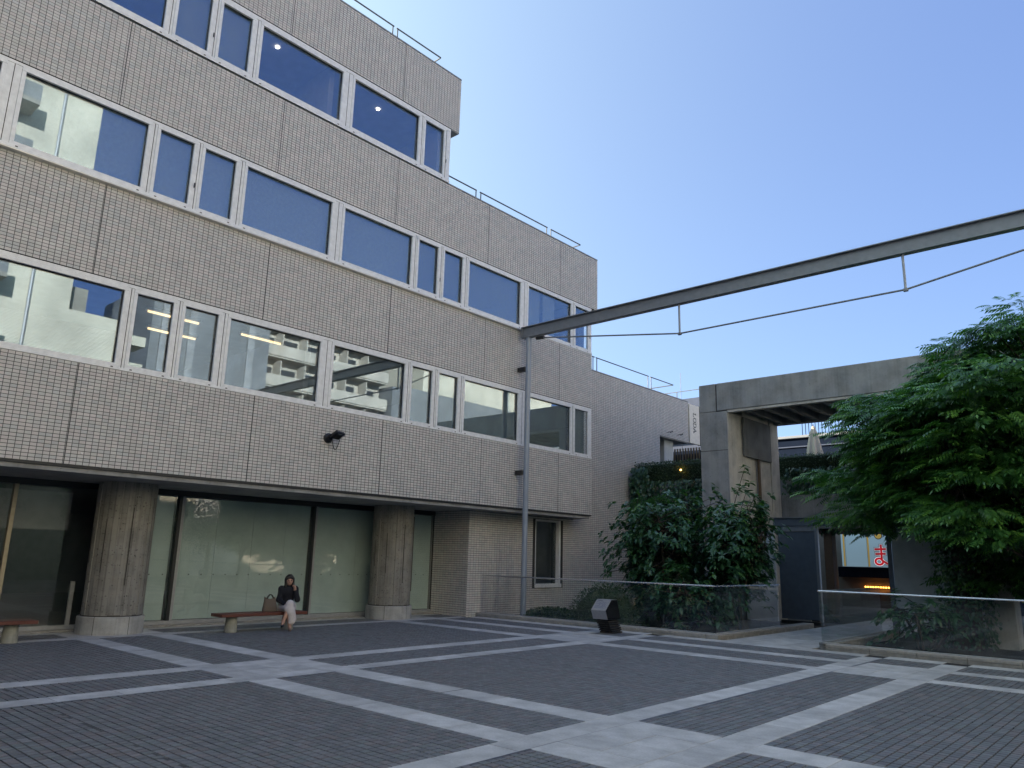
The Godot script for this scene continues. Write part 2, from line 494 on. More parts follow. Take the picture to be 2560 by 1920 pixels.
func make_floor() -> void:
	var fl := setting("plaza_floor", "grey plaza paved with small dark pavers and crossing pale stone bands", "paving")
	pbox("joint_bed", Vector3(-9.0, -0.25, -17.62), Vector3(16.75, -0.011, 8.0), M.joint_bed, fl)
	rng.seed = 11
	var slabs := []    # [centre, size]
	for s in ZS:       # bands along the building
		var x0 := -9.0
		var len := 0.733
		while x0 < 16.3:
			var x1 := minf(x0 + len, 16.32)
			slabs.append([Vector3((x0 + x1) / 2, 0, (s[0] + s[1]) / 2), Vector2(x1 - x0, s[1] - s[0])])
			x0 = x1
	for s in XS:       # bands away from the building, between the others
		for j in ZS.size() - 1:
			var a: float = ZS[j][1]
			var b: float = ZS[j + 1][0]
			var cnt := maxi(1, roundi((b - a) / 0.73))
			for i in cnt:
				slabs.append([Vector3((s[0] + s[1]) / 2, 0, a + (b - a) * (i + 0.5) / cnt), Vector2(s[1] - s[0], (b - a) / cnt)])
	var pavers := []
	for i in XS.size() - 1:
		for j in ZS.size() - 1:
			var x0: float = XS[i][1]
			var x1: float = XS[i + 1][0]
			var z0: float = ZS[j][1]
			var z1: float = ZS[j + 1][0]
			if x1 - x0 < 1.1 and i < 6 and z1 - z0 < 1.2:      # where two pairs of bands cross all is stone
				for a in 2:
					for b in 2:
						slabs.append([Vector3(lerpf(x0, x1, 0.25 + 0.5 * a), 0, lerpf(z0, z1, 0.25 + 0.5 * b)), Vector2((x1 - x0) / 2, (z1 - z0) / 2)])
				continue
			var nx := roundi((x1 - x0) / 0.1)
			var nz := roundi((z1 - z0) / 0.1)
			var px := (x1 - x0) / nx
			var pz := (z1 - z0) / nz
			for a in nx:
				for b in nz:
					var c := Vector3(x0 + px * (a + 0.5), 0, z0 + pz * (b + 0.5))
					if absf(c.z + 7.57) < 0.045 or absf(c.x - 3.3) < 0.0 : pass
					pavers.append(c)
	# the wide joints that run through the paver fields
	for z in [-7.57, -13.88]:
		pbox("wide_joint", Vector3(-9, -0.01, z - 0.012), Vector3(16.32, 0.0005, z + 0.012), M.sealant, fl)
	for x in [3.26, 10.6]:
		for zz in [[-16.15, -11.62], [-11.22, -10.27], [-9.88, -5.27], [-4.89, -3.88], [-3.46, 1.08]]:
			pbox("wide_joint", Vector3(x - 0.014, -0.01, zz[0]), Vector3(x + 0.014, 0.0006, zz[1]), M.sealant, fl)
	for z in [-9.868, -4.878]:
		pbox("drain_slot", Vector3(-9, -0.02, z - 0.016), Vector3(16.3, 0.0012, z + 0.016), M.slot_steel, fl)
	# slabs: the ones the picture shows are parts of their own
	slabs.sort_custom(func(a, b): return rank(a[0]) < rank(b[0]))
	var rest := MB.new()
	for i in slabs.size():
		var c: Vector3 = slabs[i][0]
		var z: Vector2 = slabs[i][1]
		var lift := rng.randf_range(-0.0012, 0.0012)
		var size := Vector3(z.x - 0.006, 0.03, z.y - 0.006)
		if i < 290 and rank(c) < 1000:
			part("stone_slab", slab(size.snapped(Vector3(0.001, 0.001, 0.001)), 0.003), M["stone_%d" % rng.randi_range(0, 3)], fl, c + Vector3(0, -0.014 + lift, 0))
		else:
			rest.box(c + Vector3(0, -0.014 + lift, 0), size)
	part("stone_slabs", rest.done(), M.stone_1, fl).set_meta("kind", "stuff")
	pavers.sort_custom(func(a, b): return rank(a) < rank(b))
	var pm := MB.new()
	pm.cbox(Vector3(0, -0.008, 0), Vector3(0.0865, 0.018, 0.0865), 0.0025)
	var pmesh := pm.done()
	var ts := []
	var cs := []
	for i in pavers.size():
		var tr := Transform3D(Basis(Vector3.UP, rng.randf_range(-0.008, 0.008)), pavers[i] + Vector3(0, rng.randf_range(-0.0015, 0.001), 0))
		if i < 300:
			part("paver", pmesh, M["paver_%d" % rng.randi_range(0, 4)], fl, tr.origin, tr.basis)
		else:
			ts.append(tr)
			var t := paver_tone(rng.randi_range(0, 4)) * rng.randf_range(0.80, 1.16)
			cs.append(Color(t.x, t.y, t.z))
	swarm("pavers", pmesh, M.paver, fl, ts, cs)
	print("pavers ", pavers.size(), " slabs ", slabs.size())
	var gr := pbox("ground", Vector3(-250, -0.6, -250), Vector3(250, -0.3, 250), M.asphalt, self)
	gr.set_meta("kind", "structure")
	gr.set_meta("label", "dark asphalt ground under and around the plaza")
	gr.set_meta("category", "ground")
	var pa := setting("path", "pale stone path leading through the concrete gateway", "path")
	var k := 0
	for i in 20:
		for j in 3:
			pbox("stone_slab", Vector3(16.756 + i * 0.9, -0.1, -8.42 + j * 0.66), Vector3(17.65 + i * 0.9, 0.0, -7.765 + j * 0.66), M["stone_%d" % ((i + j * 2) % 4)], pa, 0.003)
	pbox("path_bed", Vector3(16.76, -0.3, -8.44), Vector3(36, -0.105, -6.4), M.joint_bed, pa)

func rank(c: Vector3) -> float:
	return c.distance_to(eye) + (0.0 if in_view(c, 1.03) else 1000.0)

# ---------------------------------------------------------------- the tiled building
const F := -15.5       # front face of the upper storeys
const TP := 0.1148     # tile pitch along the wall
const TV := 0.0655     # tile pitch up the wall
var tiles := []        # [centre, normal axis 0: +z, 1: -x, 2: +x]

func tile_field(x0: float, x1: float, y0: float, y1: float, z: float, holes: Array = []) -> void:
	var nx := roundi((x1 - x0) / TP)
	var ny := roundi((y1 - y0) / TV)
	var px := (x1 - x0) / nx
	var py := (y1 - y0) / ny
	for i in nx:
		for j in ny:
			var c := Vector3(x0 + px * (i + 0.5), y0 + py * (j + 0.5), z)
			var out := true
			for h in holes:
				if c.x > h[0] - 0.03 and c.x < h[1] + 0.03 and c.y > h[2] - 0.02 and c.y < h[3] + 0.02: out = false
			if out: tiles.append([c, 0])

func tile_side(x: float, y0: float, y1: float, z0: float, z1: float, way: int) -> void:
	var nz := roundi((z1 - z0) / TP)
	var ny := roundi((y1 - y0) / TV)
	for i in nz:
		for j in ny:
			tiles.append([Vector3(x, y0 + (y1 - y0) * (j + 0.5) / ny, z0 + (z1 - z0) * (i + 0.5) / nz), way])

# glass spans of one bay of 7.35 m; [from, to]
const BAY := [[3.25, 5.55], [5.81, 6.55], [6.81, 7.55], [7.84, 10.2]]
var wins := {}

func window_row(b: Node3D, y0: float, y1: float, g0: float, g1: float, x_end: float, storey: int) -> void:
	var spans := []
	for k in range(-1, 3):
		for s in BAY: spans.append([s[0] + 7.35 * k, s[1] + 7.35 * k])
	var zg := F - 0.075
	for s in spans:
		var a: float = s[0]
		var e: float = s[1]
		if e > x_end: continue
		if e < -1.0: continue
		var nm := "window"
		var w := Node3D.new()
		w.name = nm
		b.add_child(w, true)
		w.position = Vector3((a + e) / 2, y0, F) - b.position
		var big := e - a > 1.2
		# sash frame round the glass, mitred look: four bars with chamfered edges
		var fw := 0.075
		var zf := F - 0.045
		pbox("frame", Vector3(a - fw, g1, zf - 0.03), Vector3(e + fw, g1 + fw, zf + 0.042), M.alum, w, 0.004)
		pbox("frame", Vector3(a - fw, g0 - fw, zf - 0.03), Vector3(e + fw, g0, zf + 0.042), M.alum, w, 0.004)
		pbox("frame", Vector3(a - fw, g0, zf - 0.03), Vector3(a, g1, zf + 0.041), M.alum, w, 0.004)
		pbox("frame", Vector3(e, g0, zf - 0.03), Vector3(e + fw, g1, zf + 0.041), M.alum, w, 0.004)
		pbox("gasket", Vector3(a, g1 - 0.012, zf - 0.028), Vector3(e, g1 - 0.0005, zf - 0.012), M.gasket, w)
		pbox("gasket", Vector3(e - 0.012, g0, zf - 0.028), Vector3(e - 0.0005, g1 - 0.0125, zf - 0.012), M.gasket, w)
		# two sheets, sealed; the inner one is the added blue-tinted mirror
		var tilt := rng.randf_range(-0.0022, 0.0022)
		var tilt2 := rng.randf_range(-0.0018, 0.0018)
		for q in 2:
			var gl := pbox("pane", Vector3(a, g0, zg - 0.008 - q * 0.02), Vector3(e, g1, zg - q * 0.02), M.window_glass if q == 0 else M.added_mirror, w)
			gl.basis = Basis(Vector3.UP, tilt) * Basis(Vector3.RIGHT, tilt2)
		if not big and storey > 2 and fposmod(a - 5.81, 7.35) < 0.5:
			pbox("handle", Vector3(e + 0.085, g0 + 0.42, F + 0.002), Vector3(e + 0.105, g0 + 0.53, F + 0.022), M.dark_metal, w, 0.003)
		wins["%d %.1f" % [storey, a]] = w
	# head, sill and the posts between the sashes
	var x0 := -1.2
	pbox("window_head", Vector3(x0, g1 + 0.0752, F - 0.12), Vector3(x_end, y1 - 0.012, F - 0.012), M.alum, b, 0.004)
	pbox("drip_groove", Vector3(x0, y1 - 0.012, F - 0.12), Vector3(x_end, y1, F - 0.02), M.gasket, b)
	pbox("window_sill", Vector3(x0, y0, F - 0.12), Vector3(x_end, g0 - 0.0752, F + 0.012), M.alum, b, 0.005)
	for i in spans.size() - 1:
		var a: float = spans[i][1] + 0.0755
		var e: float = spans[i + 1][0] - 0.0755
		if a < x0 or spans[i + 1][1] > x_end: continue
		pbox("mullion", Vector3(a, g0 - 0.075, F - 0.11), Vector3(e, g1 + 0.075, F - 0.018), M.alum, b, 0.004)
		var c := (a + e) / 2
		pbox("mullion_groove", Vector3(c - 0.007, g0 - 0.074, F - 0.02), Vector3(c + 0.007, g1 + 0.074, F - 0.0165), M.gasket, b)
	pbox("end_post", Vector3(x_end - 0.16, g0 - 0.075, F - 0.11), Vector3(x_end, g1 + 0.075, F - 0.015), M.alum, b, 0.006)
	for i in spans.size():      # little screw caps along the sill
		if spans[i][1] > x_end or spans[i][0] < 2: continue
		for x in [spans[i][0] + 0.05, spans[i][1] - 0.05]:
			pbox("drain_cap", Vector3(x - 0.022, y0 + 0.035, F + 0.0125), Vector3(x + 0.022, y0 + 0.055, F + 0.018), M.gasket, b)

func make_building() -> void:
	var b := thing("office_building", "four-storey office building clad in small beige tiles with ribbon windows", "building", Vector3(8, 0, -17))
	rng.seed = 5
	var L := -1.2
	# upper walls, tile backing 6 mm behind the tile faces
	var bands := [[3.16, 5.12, 21.47], [6.92, 8.88, 21.47], [10.62, 12.6, 21.82], [14.43, 16.29, 14.5]]
	for i in 4:
		var w: Array = bands[i]
		pbox("spandrel_wall", Vector3(L, w[0], F - 0.35), Vector3(w[2], w[1], F - 0.006), M.mortar, b)
		tile_field(L, w[2], w[0] + (0.035 if i == 0 else 0.0), w[1] - (0.03 if i > 1 else 0.0), F)
		for x in [1.25, 4.92, 8.59, 12.25, 15.95, 19.6]:
			if x < w[2]: pbox("movement_joint", Vector3(x - 0.009, w[0], F - 0.005), Vector3(x + 0.009, w[1], F + 0.0008), M.sealant, b)
	pbox("soffit_edge", Vector3(L, 3.145, F - 0.03), Vector3(21.4, 3.19, F + 0.004), M.dark_metal, b, 0.003)
	window_row(b, 5.12, 6.92, 5.25, 6.76, 21.47, 2)
	window_row(b, 8.88, 10.62, 9.02, 10.47, 21.47, 3)
	window_row(b, 12.62, 14.43, 12.8, 14.25, 14.17, 4)
	# folded metal gutter below the third row of windows
	var gut := MB.new()
	gut.prism([Vector2(0, 0), Vector2(0.10, 0.02), Vector2(0.10, 0.035), Vector2(0.012, 0.075), Vector2(0, 0.075)], 0, 17.7 - L)
	var go := part("gutter", gut.done(), M.gutter_metal, b, Vector3(L, 8.80, F + 0.0015) - b.position, Basis(Vector3(0, 0, 1), Vector3(0, 1, 0), Vector3(1, 0, 0)))
	go.set_meta("label", "folded metal drip ledge below the middle windows")
	pbox("parapet_cap", Vector3(L, 16.262, F - 0.36), Vector3(14.505, 16.315, F + 0.006), M.parapet_cap, b, 0.006)
	pbox("parapet_cap", Vector3(14.175, 12.575, F - 0.36), Vector3(21.825, 12.625, F + 0.006), M.parapet_cap, b, 0.006)
	# the right-hand ends
	for e in [[21.47, 3.16, 12.6 - 1.98], [21.82, 10.62, 12.57]]:
		pbox("end_wall", Vector3(e[0] - 0.35, e[1], F - 8), Vector3(e[0] - 0.002, e[2], F - 0.3505), M.mortar, b)
	pbox("end_wall", Vector3(14.15, 14.43, F - 8), Vector3(14.498, 16.26, F - 0.3505), M.mortar, b)
	tile_side(14.502, 14.43, 16.26, F - 8, F - 0.35, 2)
	pbox("band_soffit", Vector3(14.18, 14.40, F - 8), Vector3(14.49, 14.429, F - 0.01), M.soffit, b)
	pbox("side_glazing_post", Vector3(14.0, 12.61, F - 0.26), Vector3(14.172, 14.42, F - 0.13), M.alum, b, 0.004)
	pbox("side_wall", Vector3(13.9, 12.61, F - 8), Vector3(14.1, 14.42, F - 0.3), M.alum_edge, b)
	pbox("rear_wall", Vector3(L, 3.2, F - 8.3), Vector3(21.8, 12.5, F - 8.05), M.interior, b)
	pbox("rear_wall", Vector3(L, 12.5, F - 8.3), Vector3(14.3, 16.2, F - 8.05), M.interior, b)
	pbox("flank_wall", Vector3(L - 0.3, 0, F - 8.3), Vector3(L - 0.001, 16.2, F - 0.01), M.mortar, b)
	# floors and ceilings of the rooms
	for e in [[3.2, 3.5, 21.1], [7.05, 7.35, 21.1], [10.75, 11.05, 21.1], [14.6, 14.9, 14.1], [15.9, 16.2, 14.1], [11.9, 12.3, 21.4]]:
		pbox("room_slab", Vector3(L, e[0], F - 8), Vector3(e[2], e[1], F - 0.36), M.interior, b)
	for x in [4.9, 12.2]:
		for e in [[3.5, 7.05], [7.35, 10.75], [12.3, 14.6]]:
			if x + 5.4 < 14 or e[0] < 12: pbox("room_wall", Vector3(x + 5.2, e[0], F - 8), Vector3(x + 5.35, e[1], F - 0.5), M.interior, b)
	# blinds: cloth on the third storey and part of the fourth, slats on the second
	for s in [[3.25, 5.55, 0], [5.81, 6.55, 0], [6.81, 7.55, 0], [7.84, 10.2, 0], [10.6, 12.9, 0], [13.16, 13.9, 1], [14.16, 14.9, 1], [15.19, 16.27, 1], [16.30, 17.55, 1], [17.95, 18.7, 1], [18.95, 19.5, 1], [-0.2, 2.85, 0]]:
		pbox("roller_blind", Vector3(s[0] - 0.04, 8.95, F - 0.21), Vector3(s[1] + 0.04, 10.55, F - 0.20), M.blind_green if s[2] else M.blind_cloth, b)
	for s in [[5.81, 6.55], [6.81, 7.55]]:
		pbox("roller_blind", Vector3(s[0] - 0.04, 12.75, F - 0.21), Vector3(s[1] + 0.04, 14.3, F - 0.20), M.blind_green, b)
	for s in [[13.16, 13.9], [14.16, 14.9], [15.19, 17.55], [17.95, 20.2], [20.51, 21.25]]:
		pbox("roller_blind", Vector3(s[0] - 0.04, 5.2, F - 0.21), Vector3(s[1] + 0.04, 6.8, F - 0.20), M.blind_green, b)
	for s in [[6.81, 7.55, 0.0], [7.84, 10.2, 0.0], [10.6, 12.9, 0.0], [3.25, 5.55, 0.9]]:
		var sl := MB.new()
		var y := 5.22
		while y < 6.8 - s[2]:
			sl.box(Vector3((s[0] + s[1]) / 2, y, F - 0.2), Vector3(s[1] - s[0] + 0.06, 0.0015, 0.022), Basis(Vector3.RIGHT, 0.35))
			y += 0.026
		part("slatted_blind", sl.done(), M.blind_slat, b, -b.position)
	# ceiling lights seen through the glass
	var tube := mat("tube_light", lin(0.9, 0.85, 0.7), 0.5)
	tube.emission_enabled = true
	tube.emission = Color(1.0, 0.86, 0.62)
	tube.emission_energy_multiplier = 0.6
	var spot := mat("downlight", lin(0.9, 0.9, 0.9), 0.5)
	spot.emission_enabled = true
	spot.emission = Color(1.0, 0.97, 0.92)
	spot.emission_energy_multiplier = 4.0
	for q in [[7.9, -18.6], [9.6, -17.2], [7.3, -17.2], [10.9, -19.6]]:
		pbox("ceiling_light", Vector3(q[0] - 0.6, 6.94, q[1] - 0.016), Vector3(q[0] + 0.6, 6.985, q[1] + 0.016), M.tube_light, b)
		pbox("light_housing", Vector3(q[0] - 0.63, 6.986, q[1] - 0.06), Vector3(q[0] + 0.63, 7.048, q[1] + 0.06), M.white_paint, b)
		var al := AreaLight3D.new()
		al.name = "ceiling_lamp"
		al.area_size = Vector2(1.2, 0.07)
		al.light_color = Color(1.0, 0.86, 0.62)
		al.light_energy = 0.03
		al.shadow_enabled = true
		add_child(al, true)
		al.transform = Transform3D(Basis(Vector3.RIGHT, -PI / 2), Vector3(q[0], 6.93, q[1]))
	for q in [[7.15, -16.6], [8.72, -16.4], [12.2, -16.6], [4.0, -16.6]]:
		var dl := MB.new()
		dl.lathe(Vector3.ZERO, [[0.0, 0.0], [0.05, 0.0], [0.05, 0.03], [0.0, 0.03]], 12)
		part("ceiling_downlight", dl.done(), M.downlight, b, Vector3(q[0], 14.565, q[1]) - b.position)
	for q in [[5.2, 3.42], [7.55, 3.48], [10.9, 3.42], [14.6, 3.55], [3.95, 8.35], [7.0, 8.2], [9.9, 8.45], [12.6, 11.2]]:      # scaffold anchor caps left in the tiles
		pbox("anchor_cap", Vector3(q[0] - 0.014, q[1] - 0.014, F), Vector3(q[0] + 0.014, q[1] + 0.014, F + 0.01), M.alum, b, 0.004)
	# ---- ground floor under the overhang
	pbox("soffit", Vector3(L, 3.06, F - 2.6), Vector3(21.38, 3.144, F - 0.032), M.soffit, b)
	var zg := -17.85
	pbox("glazing_head", Vector3(L, 2.93, zg - 0.1), Vector3(16.36, 3.059, zg + 0.06), M.dark_metal, b)
	pbox("glazing_sill", Vector3(L, 0.04, zg - 0.1), Vector3(16.36, 0.12, zg + 0.07), M.alum_edge, b, 0.005)
	pbox("stone_step", Vector3(L, -0.1, zg - 0.2), Vector3(16.36, 0.039, -17.635), M.kerb_stone, b, 0.006)
	for x in [2.4, 4.87, 8.28, 11.97, 15.3]:
		var c = M.alum_warm if x < 5 else M.dark_metal
		pbox("glazing_post", Vector3(x - 0.04, 0.121, zg - 0.09), Vector3(x + 0.04, 2.929, zg + 0.05), c, b, 0.004)
		if x > 5: pbox("glazing_post_cover", Vector3(x + 0.042, 0.121, zg - 0.05), Vector3(x + 0.12, 2.929, zg + 0.02), M.alum_edge, b, 0.004)
	pbox("door_stile", Vector3(6.16, 0.121, zg - 0.04), Vector3(6.24, 1.0, zg + 0.02), M.alum_edge, b, 0.004)
	for s in [[L, 2.35], [2.45, 4.82], [4.92, 8.23], [8.43, 11.92], [12.12, 15.25], [15.45, 16.36]]:
		pbox("pane", Vector3(s[0], 0.12, zg - 0.02), Vector3(s[1], 2.93, zg - 0.008), M.window_glass, b)
	for s in [[6.9, 8.2], [8.43, 9.30], [9.306, 10.27], [10.276, 11.2], [11.206, 11.92], [12.12, 13.5], [13.506, 15.25], [15.45, 16.34]]:
		pbox("film_panel", Vector3(s[0], 0.13, zg - 0.12), Vector3(s[1], 2.92, zg - 0.10), M.film_panel, b)
	var dot := MB.new()
	dot.lathe(Vector3.ZERO, [[0.0, 0.0], [0.016, 0.0], [0.016, 0.002], [0.0, 0.002]], 10)
	var dm := dot.done()
	var x := 7.15
	while x < 16.3:
		part("glass_marker", dm, M.dot_film, b, Vector3(x, 1.14, zg - 0.0075) - b.position, Basis(Vector3.RIGHT, PI / 2))
		x += 0.306
	pbox("room_floor", Vector3(L, -0.1, zg - 14), Vector3(16.36, 0.03, zg - 0.21), M.brown_carpet, b)
	pbox("room_back", Vector3(L, 0.03, zg - 14.2), Vector3(16.36, 3.05, zg - 14.0), M.lobby_wall, b)
	pbox("room_ceiling", Vector3(L, 2.95, zg - 14), Vector3(16.36, 3.05, zg - 0.13), M.lobby_wall, b)
	pbox("room_end_wall", Vector3(16.365, -0.1, zg - 14.2), Vector3(16.6, 3.05, -17.905), M.lobby_wall, b)
	pbox("room_end_wall", Vector3(L - 0.2, -0.1, zg - 14.2), Vector3(L - 0.01, 3.05, -17.905), M.lobby_wall, b)
	pbox("inner_board", Vector3(4.3, 2.05, zg - 0.5), Vector3(6.1, 2.85, zg - 0.46), M.interior, b)
	# ---- recessed wall and the lower wing
	var z2 := -16.3
	var top := 8.66
	pbox("wing_wall", Vector3(16.378, -0.6, z2 - 0.4), Vector3(19.46, 3.06, z2 - 0.006), M.mortar, b)
	pbox("wing_wall", Vector3(19.46, -0.6, z2 - 0.4), Vector3(20.78, 0.84, z2 - 0.006), M.mortar, b)
	pbox("wing_wall", Vector3(19.46, 2.98, z2 - 0.4), Vector3(20.78, 3.06, z2 - 0.006), M.mortar, b)
	pbox("wing_wall", Vector3(20.78, -0.6, z2 - 0.4), Vector3(21.35, 3.06, z2 - 0.006), M.mortar, b)
	pbox("wing_wall", Vector3(21.35, -0.6, z2 - 0.4), Vector3(27.4, top, z2 - 0.006), M.mortar, b)
	pbox("wing_wall", Vector3(27.4, 6.83, z2 - 0.4), Vector3(29.83, top, z2 - 0.006), M.mortar, b)
	pbox("wing_wall", Vector3(27.4, -0.6, z2 - 0.4), Vector3(29.83, 4.4, z2 - 0.006), M.mortar, b)
	pbox("wing_roof", Vector3(21.35, 8.1, -23.5), Vector3(29.8, 8.4, z2 - 0.41), M.soffit, b)
	pbox("wing_soffit", Vector3(27.4, 6.79, -19.4), Vector3(29.8, 6.829, z2 - 0.02), M.soffit, b)
	pbox("wing_inner_wall", Vector3(27.0, 4.4, -19.5), Vector3(29.9, 6.8, -19.3), M.lobby_wall, b)
	pbox("wing_post", Vector3(28.25, 4.4, -17.0), Vector3(29.0, 6.79, -16.6), M.pale_wall, b, 0.01)
	pbox("terrace_door_frame", Vector3(27.5, 4.4, -16.95), Vector3(27.62, 6.79, -16.85), M.alum, b, 0.005)
	pbox("parapet_cap", Vector3(21.48, top - 0.03, z2 - 0.41), Vector3(29.84, top + 0.025, z2 + 0.006), M.parapet_cap, b, 0.006)
	tile_field(16.37, 21.49, -0.35, 3.05, z2, [[19.40, 20.84, 0.78, 2.98]])
	tile_field(21.49, 27.4, -0.35, 8.63, z2)
	tile_field(27.4, 29.83, 6.83, 8.63, z2)
	pbox("side_return_wall", Vector3(16.376, -0.3, -17.9), Vector3(16.6, 3.055, z2 - 0.401), M.mortar, b)
	tile_side(16.369, 0.0, 3.05, -17.84, z2 - 0.0, 1)
	# slot window in the recessed wall
	var w := Node3D.new()
	w.name = "slot_window"
	b.add_child(w, true)
	pbox("frame", Vector3(19.46, 0.84, z2 - 0.14), Vector3(19.53, 2.975, z2 - 0.03), M.alum, w, 0.004)
	pbox("frame", Vector3(20.70, 0.90, z2 - 0.14), Vector3(20.78, 2.975, z2 + 0.012), M.alum, w, 0.004)
	pbox("frame", Vector3(19.53, 2.91, z2 - 0.14), Vector3(20.70, 2.975, z2 - 0.03), M.alum, w, 0.004)
	pbox("sill", Vector3(19.46, 0.78, z2 - 0.16), Vector3(20.80, 0.90, z2 + 0.05), M.alum, w, 0.005)
	pbox("pane", Vector3(19.53, 0.90, z2 - 0.11), Vector3(20.70, 2.91, z2 - 0.10), M.window_glass, w)
	pbox("room_back", Vector3(18.3, -0.3, z2 - 2.4), Vector3(22.2, 3.3, z2 - 2.2), M.interior, b)
	pbox("room_ceiling", Vector3(18.3, 3.07, z2 - 2.2), Vector3(22.2, 3.3, z2 - 0.41), M.interior, b)
	pbox("room_side", Vector3(18.3, -0.3, z2 - 2.2), Vector3(18.5, 3.06, z2 - 0.41), M.interior, b)
	pbox("room_side", Vector3(22.0, -0.3, z2 - 2.2), Vector3(22.2, 3.06, z2 - 0.41), M.interior, b)
	pbox("wing_rear_wall", Vector3(16.61, -0.4, -23.8), Vector3(29.8, 8.4, -23.52), M.mortar, b)
	pbox("cupboard", Vector3(19.4, 0.9, z2 - 1.9), Vector3(20.4, 2.0, z2 - 1.5), M.stained_timber, b)
	# ---- the tiles: the ones that show largest are parts, the rest one mass
	var tm := MB.new()
	var hs := Vector3(0.1045, 0.0552, 0.006) * 0.5
	var q := [Vector3(-hs.x, -hs.y, 0), Vector3(hs.x, -hs.y, 0), Vector3(hs.x, hs.y, 0), Vector3(-hs.x, hs.y, 0)]
	var r := []
	for p in q: r.append(p + Vector3(0, 0, -0.007))
	tm.quad(q[0], q[1], q[2], q[3])
	for i in 4: tm.quad(r[i], r[(i + 1) % 4], q[(i + 1) % 4], q[i])
	var tmesh := tm.done()
	var turn := [Basis(), Basis(Vector3.UP, -PI / 2), Basis(Vector3.UP, PI / 2)]
	tiles.sort_custom(func(a, c): return rank(a[0]) < rank(c[0]))
	var ts := []
	var cs := []
	for i in tiles.size():
		var bs: Basis = turn[tiles[i][1]] * Basis(Vector3.UP, rng.randf_range(-0.003, 0.003)) * Basis(Vector3.RIGHT, rng.randf_range(-0.003, 0.003))
		var at: Vector3 = tiles[i][0]
		at += bs.z * rng.randf_range(-0.0004, 0.0004)
		var k := rng.randi_range(0, 5)
		if i < 300:
			part("tile", tmesh, M["wall_tile_%d" % k], b, at - b.position, bs)
		else:
			ts.append(Transform3D(bs, at - b.position))
			var t := tile_tone(k) * rng.randf_range(0.93, 1.06)
			cs.append(Color(t.x, t.y, t.z))
	swarm("tiles", tmesh, M.wall_tile, b, ts, cs)
	print("tiles ", tiles.size())

func make_columns() -> void:
	rng.seed = 77
	for cx in [-0.59, 6.76, 14.11]:
		var lab: String = {-0.59: "round board-marked concrete column beyond the dark glass doors", 6.76: "stout board-marked concrete column beside the dark glass doors", 14.11: "stout board-marked concrete column next to the tiled side wall"}[cx]
		var c := thing("concrete_column", lab, "column", Vector3(cx, 0, -17.08), 0.0, "columns under the overhang")
		var m := MB.new()
		var sides := 30
		var rad := []
		for i in sides: rad.append(0.582 + rng.randf_range(-0.018, 0.014))
		for i in sides:
			var a0 := TAU * i / sides
			var a1 := TAU * (i + 0.94) / sides
			var a2 := TAU * (i + 1) / sides
			var p := func(a, r, y): return Vector3(cos(a) * r, y, sin(a) * r)
			var r0: float = rad[i]
			var r1: float = rad[(i + 1) % sides]
			m.quad(p.call(a1, r0, 0.37), p.call(a0, r0, 0.37), p.call(a0, r0, 3.055), p.call(a1, r0, 3.055))
			m.quad(p.call(a2, r1, 0.37), p.call(a1, r0, 0.37), p.call(a1, r0, 3.055), p.call(a2, r1, 3.055))
		part("shaft", m.done(), M.board_concrete, c)
		var g := MB.new()       # narrow slots between some boards
		for i in [3, 7, 11, 14]:
			var a: float = TAU * (i + 0.97) / sides
			g.box(Vector3(cos(a) * 0.586, 1.75, sin(a) * 0.586), Vector3(0.016, 2.4 - 0.12 * i, 0.014), Basis(Vector3.UP, -a))
		part("slot", g.done(), M.column_groove, c)
		for k in 6:             # plinth of curved blocks
			var b := MB.new()
			var n := 8
			for i in n:
				var a0 := TAU * (k + float(i) / n * 0.985) / 6 + 0.35
				var a1 := TAU * (k + float(i + 1) / n * 0.985) / 6 + 0.35
				var q := func(a, r, y): return Vector3(cos(a) * r, y, sin(a) * r)
				b.quad(q.call(a1, 0.635, 0.0), q.call(a0, 0.635, 0.0), q.call(a0, 0.635, 0.335), q.call(a1, 0.635, 0.335))
				b.quad(q.call(a1, 0.635, 0.335), q.call(a0, 0.635, 0.335), q.call(a0, 0.62, 0.35), q.call(a1, 0.62, 0.35))
				b.quad(q.call(a1, 0.62, 0.35), q.call(a0, 0.62, 0.35), q.call(a0, 0.4, 0.352), q.call(a1, 0.4, 0.352))
			part("plinth_block", b.done(), M.plinth, c)
		var ring := MB.new()
		ring.lathe(Vector3.ZERO, [[0.62, 0.0], [0.62, 0.33], [0.575, 0.345], [0.575, 0.38]], 30)
		part("joint_ring", ring.done(), M.column_groove, c)

